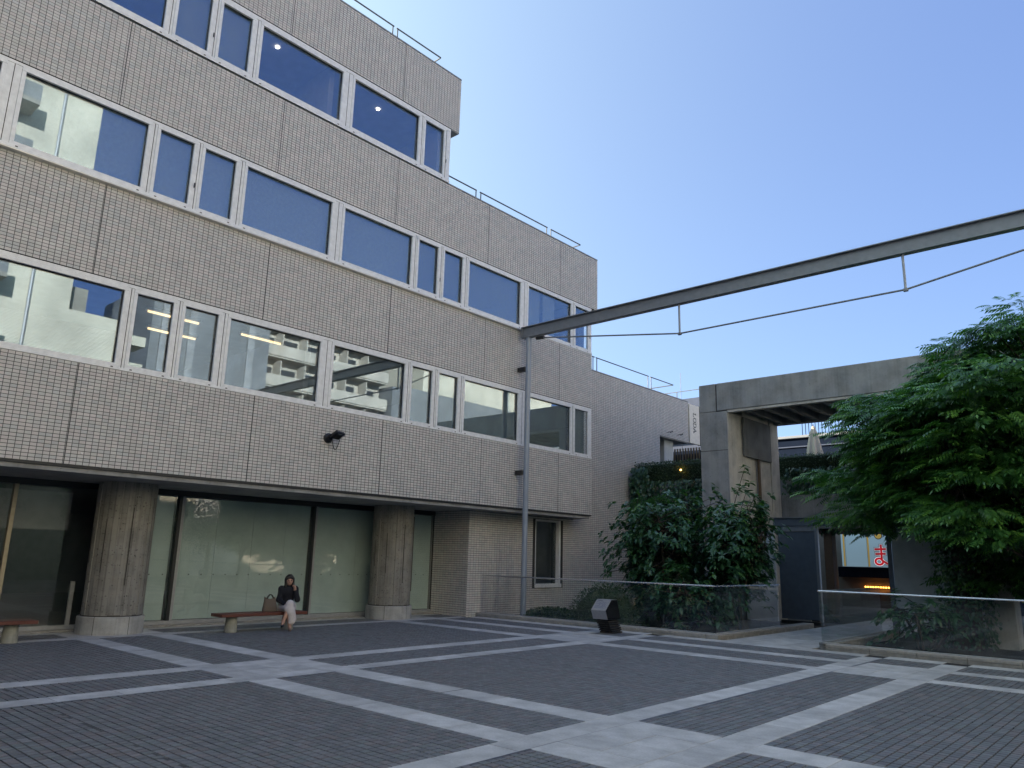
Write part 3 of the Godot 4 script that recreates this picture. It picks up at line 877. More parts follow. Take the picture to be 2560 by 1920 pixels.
# ---------------------------------------------------------------- steel, rails, furniture
func make_canopy_frame() -> void:
	var X := 17.55
	var t := thing("steel_canopy_frame", "grey steel pole carrying a long trussed beam across the plaza edge", "steel frame", Vector3(X, -0.1, -15.12))
	var m := MB.new()
	m.tube([Vector3(0, 0, 0), Vector3(0, 8.62, 0)], 0.085, -1, 20)
	part("pole", m.done(), M.pole_paint, t)
	m = MB.new()
	m.tube([Vector3(0, 0, 16.9), Vector3(0, 8.62, 16.9)], 0.085, -1, 20)
	part("pole", m.done(), M.pole_paint, t)
	# an I beam: web and two flanges
	m = MB.new()
	m.box(Vector3(0, 8.80, 8.35), Vector3(0.012, 0.33, 17.2))
	part("beam_web", m.done(), M.steel_paint, t)
	m = MB.new()
	m.cbox(Vector3(0, 8.978, 8.35), Vector3(0.20, 0.024, 17.2), 0.003)
	part("beam_flange", m.done(), M.steel_paint, t)
	m = MB.new()
	m.cbox(Vector3(0, 8.632, 8.35), Vector3(0.20, 0.022, 17.2), 0.003)
	part("beam_flange", m.done(), M.steel_paint, t)
	m = MB.new()
	m.box(Vector3(0, 8.80, -0.255), Vector3(0.2, 0.34, 0.012))
	part("beam_end_plate", m.done(), M.steel_paint, t)
	# under-slung tie rod on two struts
	var pts := [Vector3(0, 8.53, 0.55), Vector3(0, 7.8, 5.35), Vector3(0, 7.8, 10.95), Vector3(0, 8.53, 15.6)]
	for i in 3:
		m = MB.new()
		m.tube([pts[i], pts[i + 1]], 0.022, -1, 10)
		part("tie_rod", m.done(), M.steel_paint, t)
	for z in [5.35, 10.95]:
		m = MB.new()
		m.tube([Vector3(0, 8.62, z), Vector3(0, 7.78, z)], 0.028, -1, 12)
		var s := part("strut", m.done(), M.pole_paint, t)
		m = MB.new()
		m.cbox(Vector3(0, 7.79, z), Vector3(0.07, 0.07, 0.1), 0.01)
		part("clevis", m.done(), M.steel_paint, s)
	m = MB.new()
	m.tube([Vector3(0, 8.55, 0.32), Vector3(0, 8.53, 0.62)], 0.055, -1, 10)
	part("rod_anchor", m.done(), M.dark_metal, t)
	for y in [7.6, 4.35]:
		m = MB.new()
		m.cbox(Vector3(-0.03, y, -0.22), Vector3(0.14, 0.14, 0.30), 0.01)
		part("wall_bracket", m.done(), M.dark_metal, t)
	m = MB.new()
	m.cbox(Vector3(0, 0.06, 0), Vector3(0.34, 0.12, 0.34), 0.01)
	part("base_plate", m.done(), M.steel_paint, t)

func roof_rail(label: String, y: float, h: float, z: float, bars: Array, legs: Array, hook: Array) -> void:
	var t := thing("roof_railing", label, "railing", Vector3(legs[0], y, z), 0.0, "low railings along the roof edges")
	for b in bars:
		var m := MB.new()
		m.tube([Vector3(b[0], y + h, z) - t.position, Vector3(b[1], y + h, z) - t.position], 0.022, -1, 8)
		part("handrail", m.done(), M.rail_paint, t)
	for x in legs:
		var m := MB.new()
		m.tube([Vector3(x, y, z) - t.position, Vector3(x, y + h, z) - t.position], 0.018, -1, 8)
		part("post", m.done(), M.rail_paint, t)
	if hook:
		var m := MB.new()
		m.tube([Vector3(hook[0], y + h, z) - t.position, Vector3(hook[0] + 0.05, y + h, z - 1.6) - t.position], 0.022, -1, 8)
		part("handrail", m.done(), M.rail_paint, t)
		m = MB.new()
		m.tube([Vector3(hook[0] + 0.05, y, z - 1.6) - t.position, Vector3(hook[0] + 0.05, y + h, z - 1.6) - t.position], 0.018, -1, 8)
		part("post", m.done(), M.rail_paint, t)

func make_roof_rails() -> void:
	roof_rail("thin grey railing along the highest roof edge", 16.3, 0.62, -15.86, [[-1.0, 12.02], [12.12, 13.9]], [0.5, 4.2, 8.2, 11.98, 12.16], [13.9])
	roof_rail("thin grey railing along the stepped roof edge below the highest windows", 12.6, 0.5, -15.84, [[14.2, 15.68], [15.84, 19.26], [19.44, 21.2]], [14.4, 15.66, 15.88, 19.22, 19.46], [21.2])
	roof_rail("thin grey railing on the roof of the low wing", 8.68, 0.66, -16.62, [[21.9, 23.2], [23.3, 27.1], [27.25, 29.15]], [22.0, 23.1, 23.35, 27.05, 27.3], [29.15])

func make_rail(t: Node3D, a: Vector3, b: Vector3, n: int) -> void:       # glass panels between two points at kerb height, t stands at the origin of them
	var d := (b - a) / n
	var along := d.normalized()
	var turn := Basis(Vector3.UP, atan2(-along.z, along.x))
	for i in n:
		var c := a + d * (i + 0.5) + Vector3(0, 0.53, 0)
		part("glass_panel", slab(Vector3(d.length() - 0.012, 1.06, 0.012)), M.rail_glass, t, c - t.position, turn)
	var m := MB.new()
	m.tube([a + Vector3(0, 1.075, 0) - along * 0.02, b + Vector3(0, 1.075, 0) + along * 0.02], 0.021, -1, 12)
	part("handrail", m.done(), M.rail_steel, t, -t.position)
	part("shoe", slab(Vector3((b - a).length(), 0.03, 0.05), 0.004), M.alum_edge, t, (a + b) / 2 + Vector3(0, 0.01, 0) - t.position, turn)

func kerb_run(t: Node3D, a: Vector3, b: Vector3, len: float) -> void:
	var n := maxi(1, roundi((b - a).length() / len))
	var d := (b - a) / n
	var turn := Basis(Vector3.UP, atan2(-d.z, d.x))
	for i in n:
		var c := a + d * (i + 0.5)
		var w := 0.30 + rng.randf_range(-0.004, 0.004)
		part("kerb_block", slab(Vector3(snappedf(d.length() - 0.008, 0.001), 0.06, snappedf(w, 0.002)), 0.006), M.kerb_stone, t, c + Vector3(0, 0.072, 0) - t.position, turn)
		part("kerb_block", slab(Vector3(snappedf(d.length() - 0.006, 0.001), 0.16, 0.288), 0.004), M.kerb_stone, t, c + Vector3(0, -0.042, 0) - t.position, turn)

func make_rails() -> void:
	rng.seed = 3
	var k := thing("garden_kerb", "low stone kerb with a corner around the shrub bed", "kerb", Vector3(16.9, 0, -12), 0.0, "kerbs of the planting beds")
	kerb_run(k, Vector3(16.9, 0, -16.3), Vector3(16.9, 0, -8.86), 0.95)
	kerb_run(k, Vector3(16.75, 0, -8.7), Vector3(22.6, 0, -8.7), 0.95)
	var k2 := thing("garden_kerb", "low stained stone kerb below the large leafy tree", "kerb", Vector3(17.1, 0, -4), 0.0, "kerbs of the planting beds")
	kerb_run(k2, Vector3(17.1, 0, -6.2), Vector3(17.1, 0, 3.4), 0.85)
	kerb_run(k2, Vector3(17.25, 0, -6.3), Vector3(22.4, 0, -6.3), 0.95)
	var r := thing("glass_railing", "frameless glass railing with steel handrail around the shrub bed", "railing", Vector3(16.93, 0.1, -12), 0.0, "glass railings on the kerbs")
	make_rail(r, Vector3(16.93, 0.1, -16.2), Vector3(16.93, 0.1, -8.72), 6)
	make_rail(r, Vector3(16.95, 0.1, -8.70), Vector3(20.6, 0.1, -8.70), 3)
	var r2 := thing("glass_railing", "frameless glass railing with steel handrail below the large tree", "railing", Vector3(17.12, 0.1, -4), 0.0, "glass railings on the kerbs")
	make_rail(r2, Vector3(17.12, 0.1, -6.32), Vector3(17.12, 0.1, 3.3), 7)
	make_rail(r2, Vector3(17.14, 0.1, -6.34), Vector3(21.3, 0.1, -6.34), 3)

func bench(label: String, at: Vector3, len: float) -> void:
	var t := thing("bench", label, "bench", at, 0.0, "benches under the overhang")
	for i in 3:
		part("seat_plank", slab(Vector3(len, 0.065, 0.152), 0.006), M.bench_wood, t, Vector3(0, 0.36, -0.158 + 0.158 * i))
	for s in [-1, 1]:
		var m := MB.new()
		m.lathe(Vector3.ZERO, [[0.0, 0.0], [0.135, 0.0], [0.14, 0.012], [0.115, 0.31], [0.105, 0.318], [0.0, 0.318]], 20)
		var lg := part("leg", m.done(), M.bench_leg, t, Vector3(s * (len / 2 - 0.36), 0, 0))
		m = MB.new()
		m.box(Vector3(0, 0.323, 0), Vector3(0.09, 0.009, 0.40))
		part("bracket", m.done(), M.dark_metal, lg)

func make_stand() -> void:     # the leaning information stand
	var t := thing("information_stand", "leaning steel information stand with sloping map face on a black ribbed base", "sign", Vector3(15.85, 0, -10.98))
	var m := MB.new()
	var pr := [Vector2(-0.36, 0.54), Vector2(-0.27, 0.33), Vector2(0.26, 0.33), Vector2(0.12, 0.78), Vector2(-0.11, 0.785)]
	m.prism(pr, -0.215, 0.205)
	part("head", m.done(), M.stand_steel, t)
	m = MB.new()
	m.prism([Vector2(-0.352, 0.54), Vector2(-0.264, 0.336), Vector2(0.255, 0.336), Vector2(0.117, 0.776), Vector2(-0.108, 0.781)], 0.206, 0.214)
	part("side_panel", m.done(), M.stand_black, t)
	# printed map and lines of text on the sloping face
	var a := Vector2(-0.36, 0.54)
	var b := Vector2(-0.11, 0.785)
	var up := (b - a).normalized()
	var nn := Vector2(-up.y, up.x)
	var bs := Basis(Vector3(0, 0, 1), Vector3(up.x, up.y, 0), Vector3(nn.x, nn.y, 0))
	rng.seed = 8
	var pt := func(u: float, w: float) -> Vector3: return Vector3(a.x + up.x * u + nn.x * 0.001, a.y + up.y * u + nn.y * 0.001, w)
	m = MB.new()
	for i in 7:
		m.box(pt.call(0.31 - 0.0 * i, -0.15 + i * 0.021), Vector3(0.015, 0.016, 0.001), bs)
	part("heading_print", m.done(), M.print_dark, t)
	m = MB.new()
	for r in 9:
		var w := -0.16
		while w < 0.16:
			var l := rng.randf_range(0.01, 0.05)
			if rng.randf() < 0.75: m.box(pt.call(0.27 - r * 0.024, w + l / 2), Vector3(l, 0.007, 0.001), bs)
			w += l + 0.008
	part("text_print", m.done(), M.print_blue, t)
	for i in 6:
		var y := 0.30 - i * 0.052
		var off := 0.02 + i * 0.032
		m = MB.new()
		m.cbox(Vector3(off - 0.0, y - 0.018, -0.005), Vector3(0.44, 0.034, 0.36), 0.004)
		part("base_rib", m.done(), M.stand_base, t)
	m = MB.new()
	m.prism([Vector2(0.0, 0.0), Vector2(0.36, 0.0), Vector2(0.18, 0.331), Vector2(-0.18, 0.331)], -0.165, 0.155)
	part("base_core", m.done(), M.stand_black, t)

func make_floodlight() -> void:
	var t := thing("floodlight", "small black floodlight with hanging cable on the tiled wall", "floodlight", Vector3(10.62, 4.42, -15.49))
	var m := MB.new()
	m.lathe(Vector3.ZERO, [[0.0, 0.0], [0.12, 0.0], [0.12, 0.05], [0.07, 0.10], [0.0, 0.10]], 20)
	part("wall_box", m.done(), M.black_plastic, t, Vector3(-0.02, 0, 0.0), Basis(Vector3.RIGHT, PI / 2))
	var tilt := Basis(Vector3.UP, 0.35) * Basis(Vector3.RIGHT, -0.55)
	m = MB.new()
	m.cbox(Vector3.ZERO, Vector3(0.34, 0.09, 0.24), 0.02)
	var h := part("lamp_head", m.done(), M.black_plastic, t, Vector3(0.07, 0.07, 0.26), tilt)
	part("lens", slab(Vector3(0.24, 0.012, 0.15), 0.003), M.lamp_lens, h, Vector3(0, 0.047, 0.0))
	for i in 6:
		part("cooling_fin", slab(Vector3(0.30, 0.03, 0.006)), M.black_plastic, h, Vector3(0, -0.055, -0.09 + i * 0.036))
	m = MB.new()
	m.tube([Vector3(-0.12, 0.0, 0.06), Vector3(-0.12, 0.05, 0.2), Vector3(-0.10, 0.07, 0.26)], 0.012, -1, 8)
	part("bracket", m.done(), M.black_plastic, t)
	m = MB.new()
	var pts := []
	for i in 15:
		var u := i / 14.0
		pts.append(Vector3(0.02 + 0.16 * u, -0.02 - 0.26 * sin(u * PI), 0.12 + 0.10 * u))
	m.tube(pts, 0.008, -1, 6)
	part("cable", m.done(), M.black_plastic, t)

func make_wall_sign() -> void:
	var t := thing("blade_sign", "narrow cream sign reading LODA on the end of the low wing", "sign", Vector3(29.95, 6.84, -16.35))
	part("sign_box", slab(Vector3(0.9, 1.76, 0.10), 0.008), M.sign_face, t, Vector3(0.47, 0.88, 0.0))
	part("sign_edge", slab(Vector3(0.03, 1.80, 0.13), 0.004), M.dark_metal, t, Vector3(0.937, 0.88, 0.0))
	var f := SystemFont.new()
	f.font_names = PackedStringArray(["Droid Serif"])
	var y := 1.30
	for ch in "LODA":
		var tm := TextMesh.new()
		tm.text = ch
		tm.font = f
		tm.font_size = 64
		tm.pixel_size = 0.0056
		tm.depth = 0.012
		part("letter", tm, M.sign_ink, t, Vector3(0.46, y, 0.053), Basis(Vector3(0, -1, 0), Vector3(1, 0, 0), Vector3(0, 0, 1)))
		y -= 0.235

func make_wall_lights() -> void:     # two small spotlights on stalks low on the wing
	for i in 2:
		var t := thing("wall_spotlight", ["tiny dark spotlight on a stalk above the terrace door frame", "tiny dark spotlight on a stalk beside the blade sign"][i], "spotlight", Vector3(27.95 + i * 0.85, 7.02, -16.298), 0.0, "stalk spotlights on the low wing")
		var m := MB.new()
		m.tube([Vector3.ZERO, Vector3(0.0, 0.02, 0.24)], 0.01, -1, 8)
		part("stalk", m.done(), M.dark_metal, t)
		m = MB.new()
		m.tube([Vector3(0.05, 0.03, 0.25), Vector3(-0.10, -0.03, 0.25)], 0.03, 0.022, 10)
		part("head", m.done(), M.dark_metal, t)

func make_gate() -> void:
	var X := 24.5
	var zl := -12.93
	var zi := -11.88
	var t := thing("concrete_gateway", "grey concrete gateway with deep beam and ribbed ceiling", "gateway", Vector3(X, 0, -8))
	var top := 7.95
	pbox("pier", Vector3(X, -0.4, zl), Vector3(X + 1.3, 6.93, zi), M.concrete, t, 0.02).set_meta("label", "grey front pier of the gateway")
	pbox("pier_head", Vector3(X, 6.935, zl), Vector3(X + 1.3, top, -12.27), M.concrete, t, 0.02)
	pbox("inner_wall", Vector3(X + 1.305, -0.4, zl + 0.2), Vector3(28.0, 7.445, zi - 0.01), M.concrete_lit, t, 0.01).set_meta("label", "inner wall of the gateway with warm bounce light in its colour")
	pbox("rear_pier", Vector3(28.005, -0.4, zl + 0.1), Vector3(28.75, 7.445, zi + 0.04), M.concrete_lit, t, 0.015)
	pbox("inner_lit_face", Vector3(X + 0.012, -0.4, zi + 0.001), Vector3(X + 1.29, 6.87, zi + 0.012), M.concrete_lit, t)  # thin paler sheet: bounce light painted on the inner side of the pier
	pbox("front_beam", Vector3(X, 6.955, -12.255), Vector3(X + 0.55, top, 3.4), M.concrete, t, 0.02)
	pbox("beam_drip", Vector3(X + 0.03, 6.87, zi), Vector3(X + 0.22, 6.954, 3.4), M.concrete_lit, t, 0.004)
	pbox("roof_slab", Vector3(X + 0.551, 7.45, -12.27), Vector3(28.7, 7.9, 3.4), M.concrete, t)
	pbox("rear_beam", Vector3(28.35, 6.97, -11.835), Vector3(28.72, 7.449, 3.4), M.concrete, t, 0.01)
	for i in 22:
		var z := -11.6 + i * 0.68
		pbox("ceiling_rib", Vector3(X + 0.56, 6.99, z), Vector3(28.34, 7.449, z + 0.16), M.concrete, t, 0.006)
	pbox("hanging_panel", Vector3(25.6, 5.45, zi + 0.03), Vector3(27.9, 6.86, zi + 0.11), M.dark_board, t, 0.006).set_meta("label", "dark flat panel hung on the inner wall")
	pbox("downpipe", Vector3(26.72, -0.3, zi + 0.04), Vector3(26.84, 5.449, zi + 0.12), M.brown_post, t, 0.01)
	pbox("pier", Vector3(X, -0.4, 2.3), Vector3(X + 1.3, 6.95, 3.4), M.concrete, t, 0.02)
	var g := MB.new()
	g.box(Vector3(X - 0.001, 7.44, -12.262), Vector3(0.004, 1.0, 0.02))
	g.box(Vector3(X - 0.001, 6.944, -12.06), Vector3(0.004, 0.018, 0.42))
	g.box(Vector3(X - 0.001, 5.55, -12.4), Vector3(0.004, 0.02, 1.03))
	part("construction_joint", g.done(), M.column_groove, t, -t.position)
	# the lone pale pillar beyond the kerb
	var c := thing("concrete_pillar", "pale board-marked concrete pillar standing behind the large tree", "pillar", Vector3(21.6, 0, -3.72))
	part("shaft", slab(Vector3(0.7, 6.0, 0.62), 0.015), M.concrete_lit, c, Vector3(0, 2.8, 0))

func make_door_frame() -> void:
	var t := thing("steel_portal", "dark blue-grey steel portal with a tall sliding door leaf", "doorway", Vector3(23.2, 0, -8))
	var X := 23.2
	pbox("header", Vector3(X, 2.86, -9.85), Vector3(X + 0.3, 3.1, -3.9), M.steel_door, t, 0.01)
	pbox("header_edge", Vector3(X - 0.06, 3.102, -9.9), Vector3(X + 0.4, 3.125, -3.9), M.steel_door_edge, t)
	var d := pbox("door_leaf", Vector3(X + 0.06, 0.14, -9.75), Vector3(X + 0.12, 2.85, -8.62), M.steel_door, t, 0.006)
	pbox("door_frame", Vector3(X + 0.03, 0.1, -8.615), Vector3(X + 0.16, 2.855, -8.53), M.steel_door_edge, t, 0.006)
	pbox("door_frame", Vector3(X + 0.03, 2.70, -9.75), Vector3(X + 0.058, 2.855, -8.62), M.steel_door_edge, t, 0.004)
	pbox("threshold", Vector3(X + 0.0, 0.0, -9.75), Vector3(X + 0.16, 0.10, -8.53), M.dark_metal, t)
	pbox("post", Vector3(X, 0.0, -6.62), Vector3(X + 0.12, 2.855, -6.5), M.steel_door, t, 0.006)
	pbox("side_panel", Vector3(X + 0.03, 0.1, -6.49), Vector3(X + 0.07, 2.855, -4.0), M.pale_wall, t)
	pbox("side_panel", Vector3(X + 0.6, 0.0, -11.8), Vector3(X + 0.66, 2.75, -10.1), M.pale_wall, t)
	# the passage behind it
	var p := thing("passage", "dark covered passage with brown posts beyond the steel portal", "passage", Vector3(30, 0, -9))
	pbox("passage_ceiling", Vector3(28.9, 3.05, -13.8), Vector3(34.5, 4.3, -4.0), M.concrete, p)
	pbox("passage_wall", Vector3(28.9, -0.3, -14.0), Vector3(33.5, 3.05, -13.8), M.concrete, p)
	pbox("passage_wall", Vector3(28.9, -0.3, -7.4), Vector3(34.5, 3.05, -7.1), M.concrete, p)
	for x in [29.3, 33.0]:
		pbox("post", Vector3(x, -0.3, -10.55 - (x - 29.3) * 0.33), Vector3(x + 0.3, 3.05, -10.25 - (x - 29.3) * 0.33), M.brown_post, p, 0.02)
	pbox("passage_floor", Vector3(28.9, -0.3, -13.8), Vector3(36.5, -0.02, -7.4), M.asphalt, p)

func make_shop() -> void:
	var X := 36.0
	var t := thing("shop_front", "shop across the street with dark fascia and a row of warm bulbs", "shop", Vector3(X, 0, -11))
	pbox("wall", Vector3(X + 0.2, -0.3, -14.5), Vector3(X + 0.5, 4.2, -8.0), M.lobby_wall, t)
	pbox("fascia", Vector3(X - 0.1, 1.24, -12.35), Vector3(X + 0.19, 1.68, -9.4), M.navy, t, 0.01)
	pbox("counter", Vector3(X + 0.02, -0.2, -12.3), Vector3(X + 0.19, 0.6, -9.4), M.stained_timber, t)
	var bl := mat("bulb_light", lin(0.9, 0.7, 0.4), 0.5)
	bl.emission_enabled = true
	bl.emission = Color(1.0, 0.62, 0.25)
	bl.emission_energy_multiplier = 3.0
	var m := MB.new()
	m.lathe(Vector3.ZERO, [[0.0, -0.035], [0.025, -0.025], [0.035, 0.0], [0.025, 0.025], [0.0, 0.035]], 10)
	var bm := m.done()
	for i in 10:
		var z := -11.25 + i * 0.105
		var bb := part("bulb", bm, M.bulb_light, t, Vector3(-0.05, 0.85, z + 11))
	pbox("bulb_rail", Vector3(X - 0.02, 0.89, -11.35), Vector3(X + 0.02, 0.91, -10.2), M.brown_post, t)
	var l := OmniLight3D.new()
	l.name = "bulb_lamp"
	l.light_color = Color(1.0, 0.62, 0.25)
	l.light_energy = 0.008
	l.light_size = 0.05
	l.omni_range = 8.0
	l.shadow_enabled = true
	add_child(l)
	l.position = Vector3(X - 0.3, 0.85, -10.8)
	# the lit poster above
	var s := thing("lit_poster", "glowing pale blue shop poster with a red character and yellow stripes", "poster", Vector3(X - 0.15, 1.69, -11.15))
	var pale := mat("poster_light", lin(0.30, 0.46, 0.56), 0.6)
	pale.emission_enabled = true
	pale.emission = lin(0.30, 0.45, 0.55)
	pale.emission_energy_multiplier = 0.12
	var face := func(called: String, c: Color, e: float) -> StandardMaterial3D:
		var q := mat(called, c, 0.6)
		q.emission_enabled = true
		q.emission = c
		q.emission_energy_multiplier = e * 0.22
		return q
	face.call("poster_yellow_light", lin(0.62, 0.42, 0.10), 0.4)
	face.call("poster_red_light", lin(0.55, 0.015, 0.03), 0.5)
	face.call("poster_white_light", lin(0.62, 0.68, 0.72), 0.5)
	mat("poster_navy", lin(0.02, 0.04, 0.10), 0.6)
	part("sheet", slab(Vector3(0.04, 1.52, 1.95)), M.poster_light, s, Vector3(0, 0.77, 0))
	for z in [-0.86, 0.17]:
		part("stripe", slab(Vector3(0.004, 1.5, 0.07)), M.poster_yellow_light, s, Vector3(-0.023, 0.77, z))
	for z in [-0.80, 0.12]:
		part("stripe_line", slab(Vector3(0.004, 1.5, 0.012)), M.poster_navy, s, Vector3(-0.0235, 0.77, z))
	# the hiragana character, drawn as brush strokes: outline, white, red
	var st := [[[-0.17, 0.72], [0.17, 0.73]], [[-0.15, 0.55], [0.15, 0.56]]]
	var loop := [[0.03, 0.86], [0.035, 0.60], [0.03, 0.34]]
	for i in 15:
		var a := 0.2 - TAU * i / 15.0 * 0.93
		loop.append([-0.06 + 0.13 * cos(a), 0.28 + 0.11 * sin(a)])
	loop.append([0.06, 0.31]); loop.append([0.21, 0.21])
	st.append(loop)
	var lay := [["outline", 0.17, "poster_navy", -0.024], ["character_edge", 0.14, "poster_white_light", -0.028], ["character", 0.088, "poster_red_light", -0.032]]
	for q in lay:
		m = MB.new()
		for sk in st:
			for i in sk.size() - 1:
				var a := Vector2(sk[i][0], sk[i][1] - 0.07) * 1.18
				var b := Vector2(sk[i + 1][0], sk[i + 1][1] - 0.07) * 1.18
				var ln: float = (b - a).length() + q[1] * 0.75
				var an := (b - a).angle()
				m.box(Vector3(q[3], (a.y + b.y) / 2, (a.x + b.x) / 2 + 0.66), Vector3(0.003, q[1], ln), Basis(Vector3.RIGHT, -an))
		part(q[0], m.done(), M[q[2]], s)
	m = MB.new()
	m.lathe(Vector3.ZERO, [[0.0, 0.0], [0.17, 0.0], [0.17, 0.006], [0.0, 0.006]], 24)
	part("roundel_edge", m.done(), M.poster_navy, s, Vector3(-0.022, 1.36, 0.62), Basis(Vector3.BACK, PI / 2))
	m = MB.new()
	m.lathe(Vector3.ZERO, [[0.0, 0.0], [0.14, 0.0], [0.14, 0.006], [0.0, 0.006]], 24)
	part("roundel", m.done(), M.poster_yellow_light, s, Vector3(-0.026, 1.36, 0.62), Basis(Vector3.BACK, PI / 2))
	var al := AreaLight3D.new()
	al.name = "poster_lamp"
	al.area_size = Vector2(1.9, 1.5)
	al.light_color = Color(0.75, 0.9, 1.0)
	al.light_energy = 0.01
	al.shadow_enabled = true
	add_child(al)
	al.transform = Transform3D(Basis(Vector3.UP, PI / 2), Vector3(X - 0.25, 2.45, -11.15))

# ---------------------------------------------------------------- plants
func leaf_blade(len: float, wid: float, fold: float, droop: float) -> ArrayMesh:    # one leaf along +y, upper side to +z
	var m := MB.new()
	var n := 4
	var row := []
	for i in n + 1:
		var u := float(i) / n
		var w := wid * 0.5 * pow(sin(PI * pow(u, 0.8)), 0.8) if i > 0 and i < n else 0.0
		var c := Vector3(0, len * u, -droop * u * u)
		row.append([c + Vector3(-w, 0, fold * w), c, c + Vector3(w, 0, fold * w)])
	for i in n:
		for k in 2:
			if i == 0: m.tri(row[0][1], row[1][k + 1], row[1][k])
			elif i == n - 1: m.tri(row[i][k], row[i][k + 1], row[n][1])
			else: m.quad(row[i][k], row[i][k + 1], row[i + 1][k + 1], row[i + 1][k])
	return m.done()

func pinnate_leaf(len: float, pairs: int, leaflet: float) -> ArrayMesh:
	var m := MB.new()
	var at := func(u: float) -> Vector3: return Vector3(0, len * u, -0.22 * len * u * u)
	var pts := []
	for i in 5: pts.append(at.call(i / 4.0))
	for i in 4:
		var a: Vector3 = pts[i]
		var b: Vector3 = pts[i + 1]
		m.quad(a - Vector3(0.002, 0, 0), a + Vector3(0.002, 0, 0), b + Vector3(0.002, 0, 0), b - Vector3(0.002, 0, 0))
	for i in pairs * 2 + 1:
		var u := 0.22 + 0.78 * float(i / 2) / pairs
		var side := 1.0 if i % 2 else -1.0
		if i == pairs * 2: side = 0.0; u = 1.0
		var o: Vector3 = at.call(u)
		var d := Vector3(side * 0.9, 0.55 if side != 0.0 else 1.0, -0.28 - 0.25 * u).normalized()
		var l := leaflet * (1.0 - 0.35 * absf(u - 0.55))
		var w := l * 0.17
		var s := d.cross(Vector3(0, 0, 1)).normalized()
		var mid := o + d * l * 0.45
		var tip := o + d * l + Vector3(0, 0, -0.12 * l)
		m.tri(o, mid + s * w, mid - s * w)
		m.tri(mid - s * w, mid + s * w, tip)
	return m.done()

func aim(d: Vector3, roll := 0.0) -> Basis:     # y along d, z as far up as possible, then rolled about d
	var y := d.normalized()
	var x := y.cross(Vector3.UP)
	if x.length() < 0.05: x = Vector3.RIGHT
	x = x.normalized()
	return Basis(y, roll) * Basis(x, y, x.cross(y))

func limb(m: MB, a: Vector3, b: Vector3, r0: float, r1: float, wob := 0.12, sides := 7) -> void:
	var pts := []
	var n := 6
	var side := Vector3(rng.randf_range(-1, 1), 0, rng.randf_range(-1, 1)) * wob
	for i in n + 1:
		var u := float(i) / n
		pts.append(a.lerp(b, u) + side * sin(u * PI) + Vector3(0, 0.08 * sin(u * PI * 1.3) * wob, 0))
	m.tube(pts, r0, r1, sides)

func foliage(t: Node3D, called: String, mesh: Mesh, mats: Array, ts: Array, singles: int) -> void:   # the nearest leaves as parts, the rest as one mass
	ts.sort_custom(func(a, b): return rank(t.position + a.origin) < rank(t.position + b.origin))
	var rest := []
	for k in mats.size(): rest.append([])
	for i in ts.size():
		var k := i % mats.size()
		if i < singles: part("leaf", mesh, mats[k], t, ts[i].origin, ts[i].basis)
		else: rest[k].append(ts[i])
	for k in mats.size():
		if rest[k]: swarm(called, mesh, mats[k], t, rest[k])

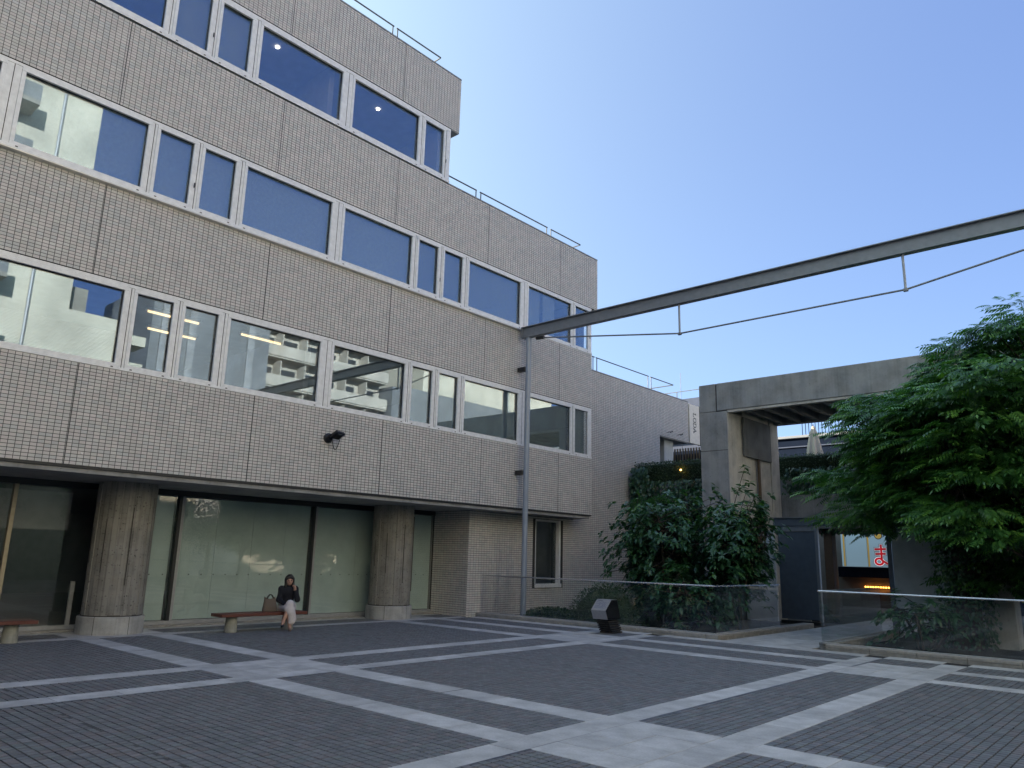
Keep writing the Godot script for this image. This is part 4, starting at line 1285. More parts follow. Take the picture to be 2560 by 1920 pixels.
func make_big_tree() -> void:
	rng.seed = 101
	var base := Vector3(20.6, -0.15, -4.3)
	var t := thing("large_tree", "large tree with drooping feathery leaves behind the glass railing", "tree", base)
	var c := Vector3(21.2, 4.7, -2.6) - base
	var rad := Vector3(3.5, 4.0, 5.1)
	var bark := MB.new()
	limb(bark, Vector3.ZERO, Vector3(0.1, 2.6, 0.1), 0.34, 0.26, 0.05, 12)
	var forks := []
	for i in 7:
		var a := TAU * i / 7.0 + rng.randf_range(-0.3, 0.3)
		var e := Vector3(0.1, 2.5, 0.1) + Vector3(cos(a) * rng.randf_range(1.2, 2.0), rng.randf_range(1.2, 3.2), sin(a) * rng.randf_range(1.4, 2.4) + 0.7)
		limb(bark, Vector3(0.1, 2.3 + rng.randf_range(-0.4, 0.3), 0.1), e, 0.13, 0.06, 0.3, 8)
		forks.append(e)
	var leaf := pinnate_leaf(0.42, 5, 0.165)
	var ts := []
	var clumps := 0
	var guard := 0
	while clumps < 620 and guard < 15000:
		guard += 1
		var d := Vector3(rng.randf_range(-1, 1), rng.randf_range(-1, 1), rng.randf_range(-1, 1))
		if d.length() > 1.0 or d.length() < 0.25: continue
		var s := d.length()
		if rng.randf() > 0.2 + 0.8 * s * s: continue
		var lump := 0.86 + 0.16 * sin(d.normalized().x * 5 + 1.0) + 0.12 * sin(d.normalized().z * 7 + 2) + 0.10 * sin(d.normalized().y * 9)
		var p := c + d * rad * lump
		var floor_ := 3.0 if p.z + base.z < -5.5 else 2.5 if p.z + base.z < -4.5 else 1.35
		if p.y < floor_ + 0.4 * rng.randf(): continue
		if d.x > 0.55: continue
		var wy := p.y + base.y
		var edge := -7.25 if wy < 4.3 else -6.9 if wy < 5.7 else lerpf(-6.9, -2.5, clampf((wy - 5.7) / 2.0, 0, 1))
		if p.z + base.z < edge: continue
		if wy > 8.1: continue
		if wy > 4.3 and wy < 5.4 and p.z + base.z < -6.45: continue
		clumps += 1
		var near: Vector3 = forks[0]
		for f in forks:
			if f.distance_to(p) < near.distance_to(p): near = f
		if rng.randf() < 0.55: limb(bark, near, p, 0.03, 0.008, 0.15, 5)
		var out := Vector3(d.x, 0, d.z).normalized()
		var count := 40
		var spread := rng.randf_range(0.5, 0.85)
		for i in count:
			var a := rng.randf_range(0, TAU)
			var q := Vector3(cos(a), 0, sin(a))
			var r := spread * sqrt(rng.randf())
			var dir := (q + out * 0.55 + Vector3(0, rng.randf_range(-0.45, 0.35), 0)).normalized()
			var at := p + q * r * Vector3(1, 0, 1) + Vector3(0, -0.28 * r + rng.randf_range(-0.12, 0.12), 0)
			ts.append(Transform3D(aim(dir, rng.randf_range(-0.5, 0.5)).scaled_local(Vector3.ONE * rng.randf_range(0.7, 1.15)), at))
	part("trunk", bark.done(), M.bark, t)
	foliage(t, "crown", leaf, [M.leaf_0, M.leaf_1, M.leaf_2], ts, 280)
	# climbing ivy round the stem
	var iv := []
	for i in 2600:
		var a := rng.randf_range(0, TAU)
		var y := rng.randf_range(0.05, 4.2)
		var q := Vector3(cos(a), 0, sin(a))
		iv.append(Transform3D(aim((q * 0.6 + Vector3(0, -1, 0) + Vector3(rng.randf_range(-0.5, 0.5), 0, rng.randf_range(-0.5, 0.5))), 0).scaled_local(Vector3.ONE * rng.randf_range(0.6, 1.1)), q * rng.randf_range(0.34, 0.62) + Vector3(0.05, y, 0.05)))
	swarm("ivy", leaf_blade(0.10, 0.09, 0.25, 0.02), M.vine_leaf, t, iv)

func make_side_tree() -> void:      # slim tree at the pillar
	rng.seed = 202
	var base := Vector3(18.75, -0.15, -1.95)
	var t := thing("slim_tree", "slim forked tree with bare lower branches beside the pale pillar", "tree", base)
	var bark := MB.new()
	limb(bark, Vector3.ZERO, Vector3(-0.05, 1.9, -0.25), 0.09, 0.07, 0.05)
	var tips := []
	for e in [Vector3(-0.1, 3.3, -1.5), Vector3(0.1, 3.9, -0.9), Vector3(0.3, 4.4, 0.2), Vector3(-0.3, 4.0, 1.0), Vector3(0.0, 2.7, -1.7)]:
		var s := Vector3(-0.05, rng.randf_range(1.3, 1.9), -0.2)
		limb(bark, s, e, 0.05, 0.015, 0.12)
		tips.append(e)
		for k in 3:
			var u: Vector3 = e.lerp(s, rng.randf_range(0.1, 0.5))
			var w: Vector3 = u + Vector3(rng.randf_range(-0.5, 0.5), rng.randf_range(0.1, 0.6), rng.randf_range(-0.6, 0.4))
			limb(bark, u, w, 0.016, 0.006, 0.05, 5)
			tips.append(w)
	part("trunk", bark.done(), M.bark, t)
	var ts := []
	for p in tips:
		for i in 26:
			var a := rng.randf_range(0, TAU)
			var dir := Vector3(cos(a), rng.randf_range(-0.7, 0.3), sin(a))
			ts.append(Transform3D(aim(dir, rng.randf_range(-0.5, 0.5)).scaled_local(Vector3.ONE * rng.randf_range(0.7, 1.1)), p + Vector3(rng.randf_range(-0.3, 0.3), rng.randf_range(-0.25, 0.25), rng.randf_range(-0.3, 0.3))))
	foliage(t, "crown", leaf_blade(0.17, 0.06, 0.2, 0.03), [M.shrub_leaf], ts, 60)

func make_shrub(label: String, base: Vector3, h: float, w: Vector2, seed_: int, stems: int, whorls: int, low: float, singles: int) -> void:
	rng.seed = seed_
	var t := thing("broadleaf_shrub", label, "shrub", base, 0.0, "broad-leaved shrubs behind the glass railing")
	var bark := MB.new()
	var tops := []
	for i in stems:
		var a := TAU * i / stems + rng.randf_range(-0.4, 0.4)
		var e := Vector3(cos(a) * w.x * 0.55, h * rng.randf_range(0.55, 0.8), sin(a) * w.y * 0.55)
		limb(bark, Vector3(cos(a) * 0.12, 0, sin(a) * 0.12), e, 0.045, 0.02, 0.25)
		tops.append(e)
	var ts := []
	var yt := []
	for i in whorls:
		var d := Vector3(rng.randf_range(-1, 1), rng.randf_range(-1, 1), rng.randf_range(-1, 1))
		while d.length() > 1.0 or d.length() < 0.3: d = Vector3(rng.randf_range(-1, 1), rng.randf_range(-1, 1), rng.randf_range(-1, 1))
		var lump := 0.82 + 0.26 * sin(d.x * 5 + seed_) + 0.22 * sin(d.z * 6 + seed_ * 2) + (rng.randf_range(0.15, 0.4) if rng.randf() < 0.1 else 0.0)
		var p := Vector3(d.x * w.x * lump, h * (low + 1) / 2 + d.y * h * (1 - low) / 2 * lump, d.z * w.y * lump)
		if rng.randf() < 0.3:
			var s: Vector3 = tops[rng.randi_range(0, tops.size() - 1)]
			limb(bark, s.lerp(Vector3(s.x * 0.5, s.y * 0.5, s.z * 0.5), rng.randf() * 0.6), p, 0.014, 0.006, 0.12, 5)
		var axis := (Vector3(d.x, 0.9, d.z)).normalized()
		var n := rng.randi_range(6, 9)
		for k in n:
			var a := TAU * k / n + rng.randf_range(-0.25, 0.25)
			var dir := (aim(axis) * Vector3(cos(a), rng.randf_range(-0.15, 0.45), sin(a)) + Vector3(0, -0.12, 0)).normalized()
			var tr := Transform3D(aim(dir, rng.randf_range(-0.35, 0.35)).scaled_local(Vector3.ONE * rng.randf_range(0.75, 1.2)), p + axis * rng.randf_range(-0.05, 0.05))
			if d.y > 0.5 and rng.randf() < 0.25: yt.append(tr)
			else: ts.append(tr)
	part("stems", bark.done(), M.bark, t)
	var lf := leaf_blade(0.20, 0.088, 0.22, 0.04)
	foliage(t, "foliage", lf, [M.shrub_leaf], ts, singles)
	if yt: swarm("young_foliage", lf, M.shrub_leaf_young, t, yt)

func make_bush(label: String, base: Vector3, rad: Vector3, seed_: int) -> void:
	rng.seed = seed_
	var t := thing("clipped_bush", label, "bush", base, 0.0, "low bushes behind the glass railing")
	var core := MB.new()
	var prof := []
	for i in 9: prof.append([maxf(0.0, cos(i / 8.0 * PI * 0.5)) * 0.88, sin(i / 8.0 * PI * 0.5) * 0.9])
	core.lathe(Vector3.ZERO, prof, 20)
	part("core", core.done(), M.hedge_core, t, Vector3.ZERO, Basis.from_scale(rad))
	var ts := []
	for i in 2600:
		var a := rng.randf_range(0, TAU)
		var y := rng.randf()
		var q := Vector3(cos(a) * sqrt(1 - y * y), y, sin(a) * sqrt(1 - y * y)) * rng.randf_range(0.86, 1.04)
		ts.append(Transform3D(aim(q + Vector3(rng.randf_range(-0.8, 0.8), rng.randf_range(-0.6, 0.6), rng.randf_range(-0.8, 0.8)), rng.randf_range(-1, 1)).scaled_local(Vector3.ONE * rng.randf_range(0.7, 1.2)), q * rad))
	swarm("foliage", leaf_blade(0.07, 0.035, 0.2, 0.01), M.hedge_leaf, t, ts)

func make_hedge(label: String, a: Vector3, b: Vector3, count: int, seed_: int) -> void:
	rng.seed = seed_
	var t := thing("hedge", label, "hedge", Vector3((a.x + b.x) / 2, a.y, (a.z + b.z) / 2), 0.0, "clipped hedges on the terrace")
	var s := b - a
	part("core", slab(s - Vector3(0.16, 0.08, 0.16), 0.06), M.hedge_core, t, Vector3(0, s.y / 2 - 0.03, 0))
	var ts := []
	for i in count:
		var p := Vector3(rng.randf_range(-0.5, 0.5), rng.randf_range(0, 1), rng.randf_range(-0.5, 0.5))
		var k := rng.randi_range(0, 4)
		var nrm := Vector3.UP
		if k == 0: p.y = 1.0
		elif k < 3: p.x = -0.5; nrm = Vector3(-1, 0, 0)
		else: p.z = 0.5 if rng.randf() < 0.7 else -0.5; nrm = Vector3(0, 0, signf(p.z))
		ts.append(Transform3D(aim(nrm + Vector3(rng.randf_range(-0.8, 0.8), rng.randf_range(-0.9, 0.5), rng.randf_range(-0.8, 0.8)), rng.randf_range(-1, 1)).scaled_local(Vector3.ONE * rng.randf_range(0.7, 1.2)), p * s + nrm * rng.randf_range(-0.06, 0.03)))
	swarm("foliage", leaf_blade(0.065, 0.035, 0.2, 0.01), M.hedge_leaf, t, ts)

func make_vine(label: String, at: Vector3, boxes: Array, count: int, seed_: int, singles: int) -> void:   # boxes: [low corner, high corner, outward normal]
	rng.seed = seed_
	var t := thing("ivy", label, "ivy", at, 0.0, "vines hanging over the terrace walls")
	var ts := []
	var nz := FastNoiseLite.new()
	nz.seed = seed_
	nz.frequency = 0.55
	var area := 0.0
	for b in boxes: area += (b[1] - b[0]).length()
	for b in boxes:
		var s: Vector3 = b[1] - b[0]
		var nrm: Vector3 = b[2]
		for i in int(count * s.length() / area):
			var p: Vector3 = b[0] + s * Vector3(rng.randf(), rng.randf(), rng.randf())
			var thick := nz.get_noise_3dv(p)
			if thick < -0.28 and b.size() > 3: continue
			p += nrm * (0.10 + 0.28 * (thick + 0.4)) * rng.randf()
			var dir := nrm * rng.randf_range(0.2, 0.9) + Vector3(rng.randf_range(-0.6, 0.6), -0.9, rng.randf_range(-0.6, 0.6))
			ts.append(Transform3D(aim(dir, rng.randf_range(-0.4, 0.4)).scaled_local(Vector3.ONE * rng.randf_range(0.7, 1.25)), p - at))
	foliage(t, "foliage", leaf_blade(0.15, 0.105, 0.22, 0.04), [M.vine_leaf], ts, singles)

func make_garden() -> void:
	var s := setting("garden_soil", "dark planted soil behind the kerbs", "soil")
	pbox("soil_bed", Vector3(17.05, -0.3, -16.3), Vector3(24.5, -0.06, -8.86), M.soil, s)
	pbox("soil_bed", Vector3(17.26, -0.3, -6.15), Vector3(24.5, -0.06, 3.4), M.soil, s)
	make_big_tree()
	make_side_tree()
	make_shrub("tall dark broad-leaved shrub growing in front of the ivy wall", Vector3(20.2, -0.1, -11.9), 4.1, Vector2(1.6, 1.8), 301, 6, 950, 0.05, 120)
	make_shrub("broad-leaved shrub with bare forked stems beside the sliding door", Vector3(20.0, -0.1, -9.45), 3.75, Vector2(1.35, 1.25), 302, 4, 560, 0.24, 120)
	make_shrub("low spreading broad-leaved shrub right behind the railing corner", Vector3(18.6, -0.1, -10.4), 1.7, Vector2(0.9, 1.4), 303, 5, 220, 0.0, 60)
	make_shrub("dark broad-leaved shrub filling the gap in front of the gateway pier", Vector3(21.6, -0.1, -10.6), 3.1, Vector2(1.2, 1.3), 305, 4, 420, 0.05, 40)
	make_bush("rounded clipped bush behind the information stand", Vector3(18.2, -0.1, -12.6), Vector3(0.9, 1.15, 1.2), 401)
	make_bush("low clipped bush spreading along the kerb by the grey pole", Vector3(17.9, -0.1, -14.2), Vector3(0.55, 0.42, 1.3), 402)
	make_shrub("low leafy shrub at the foot of the large tree", Vector3(19.3, -0.1, -4.9), 1.35, Vector2(0.7, 1.0), 304, 4, 70, 0.0, 40)

func mirror_tree(base: Vector3, h: float, seed_: int, label: String) -> void:
	rng.seed = seed_
	var t := thing("plaza_tree", label, "tree", base, 0.0, "trees mirrored in the glass")
	var bark := MB.new()
	limb(bark, Vector3.ZERO, Vector3(0.1, h * 0.5, 0), 0.16, 0.1, 0.05, 10)
	var ts := []
	for c in 130:
		var d := Vector3(rng.randf_range(-1, 1), rng.randf_range(-1, 1), rng.randf_range(-1, 1))
		while d.length() > 1.0: d = Vector3(rng.randf_range(-1, 1), rng.randf_range(-1, 1), rng.randf_range(-1, 1))
		var p := Vector3(0, h * 0.62, 0) + d * Vector3(2.3, h * 0.36, 2.0)
		if rng.randf() < 0.3: limb(bark, Vector3(0.1, h * 0.42, 0), p, 0.04, 0.01, 0.2, 5)
		for i in 40:
			var dir := Vector3(rng.randf_range(-1, 1), rng.randf_range(-0.8, 0.5), rng.randf_range(-1, 1))
			ts.append(Transform3D(aim(dir, rng.randf_range(-0.6, 0.6)).scaled_local(Vector3.ONE * rng.randf_range(0.7, 1.2)), p + Vector3(rng.randf_range(-0.45, 0.45), rng.randf_range(-0.35, 0.35), rng.randf_range(-0.45, 0.45))))
	part("trunk", bark.done(), M.bark, t)
	swarm("crown", leaf_blade(0.17, 0.08, 0.2, 0.03), M.shrub_leaf, t, ts)

# ---------------------------------------------------------------- the seated person, meshed from tapered bones
func net(bones: Array, cell: float, k: float, squash := Vector3.ONE) -> ArrayMesh:   # bones: [a, b, ra, rb]; smooth union as surface nets
	var lo := Vector3.ONE * 1e9
	var hi := -lo
	for b in bones:
		var r: float = maxf(b[2], b[3]) + cell * 3 + k * 0.3
		for p in [b[0], b[1]]:
			lo = lo.min(p - Vector3.ONE * r)
			hi = hi.max(p + Vector3.ONE * r)
	var n := Vector3i(((hi - lo) / cell).ceil()) + Vector3i.ONE
	var f := PackedFloat32Array()
	f.resize(n.x * n.y * n.z)
	f.fill(0.0)
	var ik := 1.0 / k
	for b in bones:     # exponential smooth minimum, only the cells near each bone
		var a: Vector3 = b[0]
		var d: Vector3 = b[1] - a
		var dd := maxf(d.length_squared(), 1e-9)
		var r: float = maxf(b[2], b[3]) + k * 2.2
		var i0 := Vector3i(((a.min(b[1]) - Vector3.ONE * r - lo) / cell).floor()).clamp(Vector3i.ZERO, n - Vector3i.ONE)
		var i1 := Vector3i(((a.max(b[1]) + Vector3.ONE * r - lo) / cell).ceil()).clamp(Vector3i.ZERO, n - Vector3i.ONE)
		for z in range(i0.z, i1.z + 1):
			for y in range(i0.y, i1.y + 1):
				for x in range(i0.x, i1.x + 1):
					var p := lo + Vector3(x, y, z) * cell
					var t := clampf((p - a).dot(d) / dd, 0, 1)
					var v: float = (p - a - d * t).length() - lerpf(b[2], b[3], t)
					if v < r: f[(z * n.y + y) * n.x + x] += exp(-v * ik)
	for i in f.size(): f[i] = -k * log(maxf(f[i], 1e-12))
	var vid := {}
	var vs := []
	var ns := []
	var sx := 1
	var sy := n.x
	var sz := n.x * n.y
	for z in n.z - 1:
		for y in n.y - 1:
			for x in n.x - 1:
				var i := z * sz + y * sy + x
				var c := [f[i], f[i + 1], f[i + sy], f[i + sy + 1], f[i + sz], f[i + sz + 1], f[i + sz + sy], f[i + sz + sy + 1]]
				var neg := 0
				for q in c: if q < 0: neg += 1
				if neg == 0 or neg == 8: continue
				var s := Vector3.ZERO
				var m := 0
				for e in [[0, 1], [2, 3], [4, 5], [6, 7], [0, 2], [1, 3], [4, 6], [5, 7], [0, 4], [1, 5], [2, 6], [3, 7]]:
					var va: float = c[e[0]]
					var vb: float = c[e[1]]
					if (va < 0) == (vb < 0): continue
					var pa := Vector3(e[0] & 1, (e[0] >> 1) & 1, e[0] >> 2)
					var pb := Vector3(e[1] & 1, (e[1] >> 1) & 1, e[1] >> 2)
					s += pa.lerp(pb, va / (va - vb)); m += 1
				vid[i] = vs.size()
				vs.append(lo + (Vector3(x, y, z) + s / m) * cell)
				ns.append(Vector3(c[1] + c[3] + c[5] + c[7] - c[0] - c[2] - c[4] - c[6], c[2] + c[3] + c[6] + c[7] - c[0] - c[1] - c[4] - c[5], c[4] + c[5] + c[6] + c[7] - c[0] - c[1] - c[2] - c[3]).normalized())
	var mb := MB.new()
	for i in vid:
		for ax in 3:
			var st: int = [sx, sy, sz][ax]
			var u: int = [sy, sz, sx][ax]
			var w: int = [sz, sx, sy][ax]
			# the edge from this cell's low corner along ax, ringed by four cells
			if (f[i] < 0) == (f[i + st] < 0): continue
			if not (vid.has(i - u) and vid.has(i - w) and vid.has(i - u - w)): continue
			var q := [vid[i], vid[i - u], vid[i - u - w], vid[i - w]]
			if f[i] >= 0: q.reverse()
			mb.squad(vs[q[0]], vs[q[1]], vs[q[2]], vs[q[3]], ns[q[0]], ns[q[1]], ns[q[2]], ns[q[3]])
	return mb.done()

func make_person() -> void:
	var t := thing("person", "person in a dark sweater and long pale skirt sitting on the bench with a phone", "person", Vector3(10.12, 0, -15.88), deg_to_rad(-26))
	mat("skin", lin(0.42, 0.24, 0.17), 0.55)
	mat("sweater", lin(0.004, 0.005, 0.010), 0.85)
	mat("skirt", lin(0.62, 0.57, 0.56), 0.85, noise_tex(41, 0.03, 3, 0.8, 1.0), 4.0)
	mat("hair", lin(0.005, 0.004, 0.004), 0.45)
	mat("shoe_black", lin(0.012, 0.012, 0.014), 0.35)
	mat("shoe_tan", lin(0.20, 0.13, 0.10), 0.5)
	mat("eye_dark", lin(0.02, 0.015, 0.012), 0.3)
	mat("lips", lin(0.28, 0.10, 0.08), 0.5)
	var V := func(x, y, z): return Vector3(x, y, z)
	var hipL := Vector3(0.085, 0.475, 0.02)
	var hipR := Vector3(-0.085, 0.475, 0.02)
	var kneeL := Vector3(0.02, 0.575, 0.43)
	var kneeR := Vector3(-0.03, 0.475, 0.44)
	var ankL := Vector3(-0.10, 0.20, 0.50)
	var ankR := Vector3(0.05, 0.085, 0.46)
	var shL := Vector3(0.155, 0.885, 0.07)
	var shR := Vector3(-0.155, 0.885, 0.07)
	var elL := Vector3(0.20, 0.66, 0.20)
	var wrL := Vector3(0.125, 0.875, 0.235)
	var elR := Vector3(-0.20, 0.645, 0.13)
	var wrR := Vector3(-0.06, 0.545, 0.33)
	var head := Vector3(0.005, 1.075, 0.13)
	var body := [
		[hipL, hipR, 0.115, 0.115], [Vector3(0, 0.48, 0.02), Vector3(0, 0.66, 0.03), 0.12, 0.105], [Vector3(0, 0.66, 0.03), Vector3(0, 0.84, 0.06), 0.105, 0.11],
		[shL, shR, 0.05, 0.05], [Vector3(0, 0.88, 0.07), Vector3(0, 1.0, 0.105), 0.05, 0.043],
		[hipL, kneeL, 0.085, 0.06], [kneeL, ankL, 0.055, 0.034], [hipR, kneeR, 0.085, 0.06], [kneeR, ankR, 0.055, 0.034],
		[ankL, ankL + Vector3(-0.03, -0.055, 0.10), 0.033, 0.026], [ankR, ankR + Vector3(0.0, -0.055, 0.12), 0.033, 0.026],
		[shL, elL, 0.045, 0.038], [elL, wrL, 0.036, 0.024], [shR, elR, 0.045, 0.038], [elR, wrR, 0.036, 0.024],
		[head + Vector3(0, 0.02, -0.01), head + Vector3(0, -0.06, 0.03), 0.078, 0.048], [head + Vector3(0, 0.035, -0.035), head + Vector3(0, 0.0, -0.02), 0.08, 0.075],
		[head + Vector3(0, 0.0, 0.075), head + Vector3(0, -0.03, 0.088), 0.008, 0.011],
		[head + Vector3(0.078, -0.01, -0.01), head + Vector3(0.08, -0.035, -0.005), 0.012, 0.01], [head + Vector3(-0.078, -0.01, -0.01), head + Vector3(-0.08, -0.035, -0.005), 0.012, 0.01]]
	# hands: palm, four fingers, thumb each
	var hand := func(w: Vector3, d: Vector3, side: Vector3, curl: Vector3):
		var palm: Vector3 = w + d * 0.055
		body.append([w, palm, 0.024, 0.026])
		for i in 4:
			var o: Vector3 = palm + side * (0.024 - 0.016 * i)
			var l: float = [0.030, 0.036, 0.034, 0.026][i]
			var k1: Vector3 = o + (d * 0.8 + curl * 0.35) * l
			var k2: Vector3 = k1 + (d * 0.3 + curl * 0.8) * l
			body.append([o, k1, 0.0095, 0.009])
			body.append([k1, k2, 0.009, 0.008])
		var th: Vector3 = w + d * 0.025 + side * 0.024
		body.append([th, th + (side * 0.6 + d * 0.7 + curl * 0.5) * 0.04, 0.011, 0.009])
	hand.call(wrL, Vector3(-0.12, 0.95, -0.15).normalized(), Vector3(0.3, 0.1, 0.9).normalized(), Vector3(-0.9, 0.0, -0.2).normalized())
	hand.call(wrR, Vector3(0.7, -0.25, 0.6).normalized(), Vector3(-0.5, 0.3, 0.7).normalized(), Vector3(0.2, -0.9, 0.1).normalized())
	part("body", net(body, 0.0085, 0.010), M.skin, t)
	var top := [
		[Vector3(0, 0.52, 0.02), Vector3(0, 0.66, 0.03), 0.14, 0.125], [Vector3(0, 0.66, 0.03), Vector3(0, 0.83, 0.06), 0.125, 0.13], [Vector3(0.06, 0.80, 0.06), Vector3(-0.06, 0.80, 0.06), 0.12, 0.12],
		[shL, shR, 0.062, 0.062], [Vector3(0, 0.89, 0.07), Vector3(0, 0.945, 0.088), 0.066, 0.056],
		[shL, elL, 0.060, 0.054], [elL, elL.lerp(wrL, 0.86), 0.054, 0.040], [shR, elR, 0.060, 0.054], [elR, elR.lerp(wrR, 0.86), 0.054, 0.040]]
	part("sweater", net(top, 0.010, 0.018), M.sweater, t)
	var sk := [
		[hipL + Vector3(0, 0.01, 0), hipR + Vector3(0, 0.01, 0), 0.125, 0.125], [hipL, kneeL + Vector3(0, 0.005, 0), 0.10, 0.082], [hipR, kneeR, 0.10, 0.078],
		[kneeL + Vector3(0, -0.01, 0.005), Vector3(0.03, 0.40, 0.47), 0.08, 0.075], [Vector3(0.05, 0.44, 0.46), Vector3(0.09, 0.20, 0.46), 0.072, 0.062], [Vector3(0.02, 0.42, 0.42), Vector3(0.06, 0.22, 0.42), 0.07, 0.06],
		[Vector3(0.10, 0.46, 0.36), Vector3(0.16, 0.24, 0.38), 0.05, 0.035], [Vector3(0.04, 0.38, 0.47), Vector3(0.035, 0.18, 0.49), 0.028, 0.02], [Vector3(0.10, 0.38, 0.48), Vector3(0.13, 0.20, 0.48), 0.026, 0.02]]
	part("skirt", net(sk, 0.010, 0.014), M.skirt, t)
	var hr := [
		[head + Vector3(0, 0.05, -0.03), head + Vector3(0, 0.03, -0.04), 0.092, 0.092], [head + Vector3(0.075, 0.04, -0.015), head + Vector3(0.088, -0.11, 0.01), 0.032, 0.022], [head + Vector3(-0.075, 0.04, -0.015), head + Vector3(-0.085, -0.13, 0.01), 0.034, 0.026],
		[head + Vector3(0.05, 0.0, -0.07), head + Vector3(0.055, -0.13, -0.055), 0.06, 0.04], [head + Vector3(-0.05, 0.0, -0.07), head + Vector3(-0.055, -0.13, -0.055), 0.06, 0.04],
		[head + Vector3(0.0, 0.095, 0.03), head + Vector3(0.06, 0.055, 0.055), 0.03, 0.022], [head + Vector3(0.0, 0.095, 0.03), head + Vector3(-0.06, 0.05, 0.05), 0.03, 0.022]]
	part("hair", net(hr, 0.007, 0.010), M.hair, t)
	for s in [-1, 1]:
		var m := MB.new()
		m.lathe(Vector3.ZERO, [[0.0, -0.006], [0.010, -0.004], [0.013, 0.0], [0.010, 0.004], [0.0, 0.006]], 10)
		part("eye", m.done(), M.eye_dark, t, head + Vector3(s * 0.030, 0.004, 0.068), Basis(Vector3.RIGHT, PI / 2))
	part("mouth", slab(Vector3(0.036, 0.010, 0.008), 0.003), M.lips, t, head + Vector3(0, -0.062, 0.074))
	var shoe := func(a: Vector3, d: Vector3): return net([[a + Vector3(0, -0.035, -0.01), a + d + Vector3(0, -0.06, 0.0), 0.036, 0.030], [a + Vector3(0, -0.055, -0.012), a + Vector3(0, -0.012, -0.02), 0.026, 0.022], [a + d * 0.9 + Vector3(0, -0.062, 0), a + d * 1.25 + Vector3(0, -0.064, 0), 0.03, 0.022]], 0.007, 0.008)
	part("shoe", shoe.call(ankL, Vector3(-0.03, -0.02, 0.11)), M.shoe_black, t)
	part("shoe", shoe.call(ankR + Vector3(0, 0.002, 0), Vector3(0.0, 0.0, 0.12)), M.shoe_tan, t)
	var ph := thing("phone", "dark phone held to the face of the seated person", "phone", t.position + t.basis * Vector3(0.098, 0.965, 0.215))
	part("case", slab(Vector3(0.012, 0.135, 0.068), 0.004), M.black_plastic, ph, Vector3.ZERO, Basis(Vector3.UP, deg_to_rad(-26)) * Basis(Vector3.RIGHT, -0.35) * Basis(Vector3.BACK, 0.2))
	var bag := thing("handbag", "slouching taupe handbag with dark lining beside the seated person", "bag", Vector3(9.70, 0.395, -15.90), deg_to_rad(-18))
	mat("bag_cloth", lin(0.14, 0.11, 0.085), 0.8, noise_tex(43, 0.05, 3, 0.7, 1.0), 4.0)
	mat("bag_lining", lin(0.012, 0.011, 0.012), 0.8)
	var m := MB.new()
	var ring := func(y: float, w: float, d: float, sh: float):
		var o := []
		for i in 16:
			var a := TAU * i / 16
			o.append(Vector3(signf(cos(a)) * pow(absf(cos(a)), 0.6) * w + sh, y + 0.03 * sin(a * 2 + 1) * (y / 0.3), signf(sin(a)) * pow(absf(sin(a)), 0.6) * d))
		return o
	var rings := [ring.call(0.0, 0.15, 0.07, 0), ring.call(0.02, 0.165, 0.075, 0), ring.call(0.12, 0.15, 0.08, 0.0), ring.call(0.24, 0.125, 0.06, -0.01), ring.call(0.30, 0.12, 0.045, -0.02)]
	for i in rings.size() - 1:
		for k in 16: m.quad(rings[i][(k + 1) % 16], rings[i][k], rings[i + 1][k], rings[i + 1][(k + 1) % 16])
	for k in range(1, 15): m.tri(rings[0][0], rings[0][k], rings[0][k + 1])
	part("bag_body", m.done(), M.bag_cloth, bag)
	m = MB.new()
	var inner: Array = rings[3]
	for k in range(1, 15): m.tri(inner[0] + Vector3(0, -0.01, 0), inner[k + 1] + Vector3(0, -0.01, 0), inner[k] + Vector3(0, -0.01, 0))
	part("lining", m.done(), M.bag_lining, bag)
	for s in [-1, 1]:
		m = MB.new()
		var pts := []
		for i in 9:
			var u := i / 8.0
			pts.append(Vector3(-0.08 + 0.15 * u, 0.28 + 0.09 * sin(u * PI), s * 0.045))
		m.tube(pts, 0.009, -1, 6)
		part("strap", m.done(), M.bag_lining, bag)

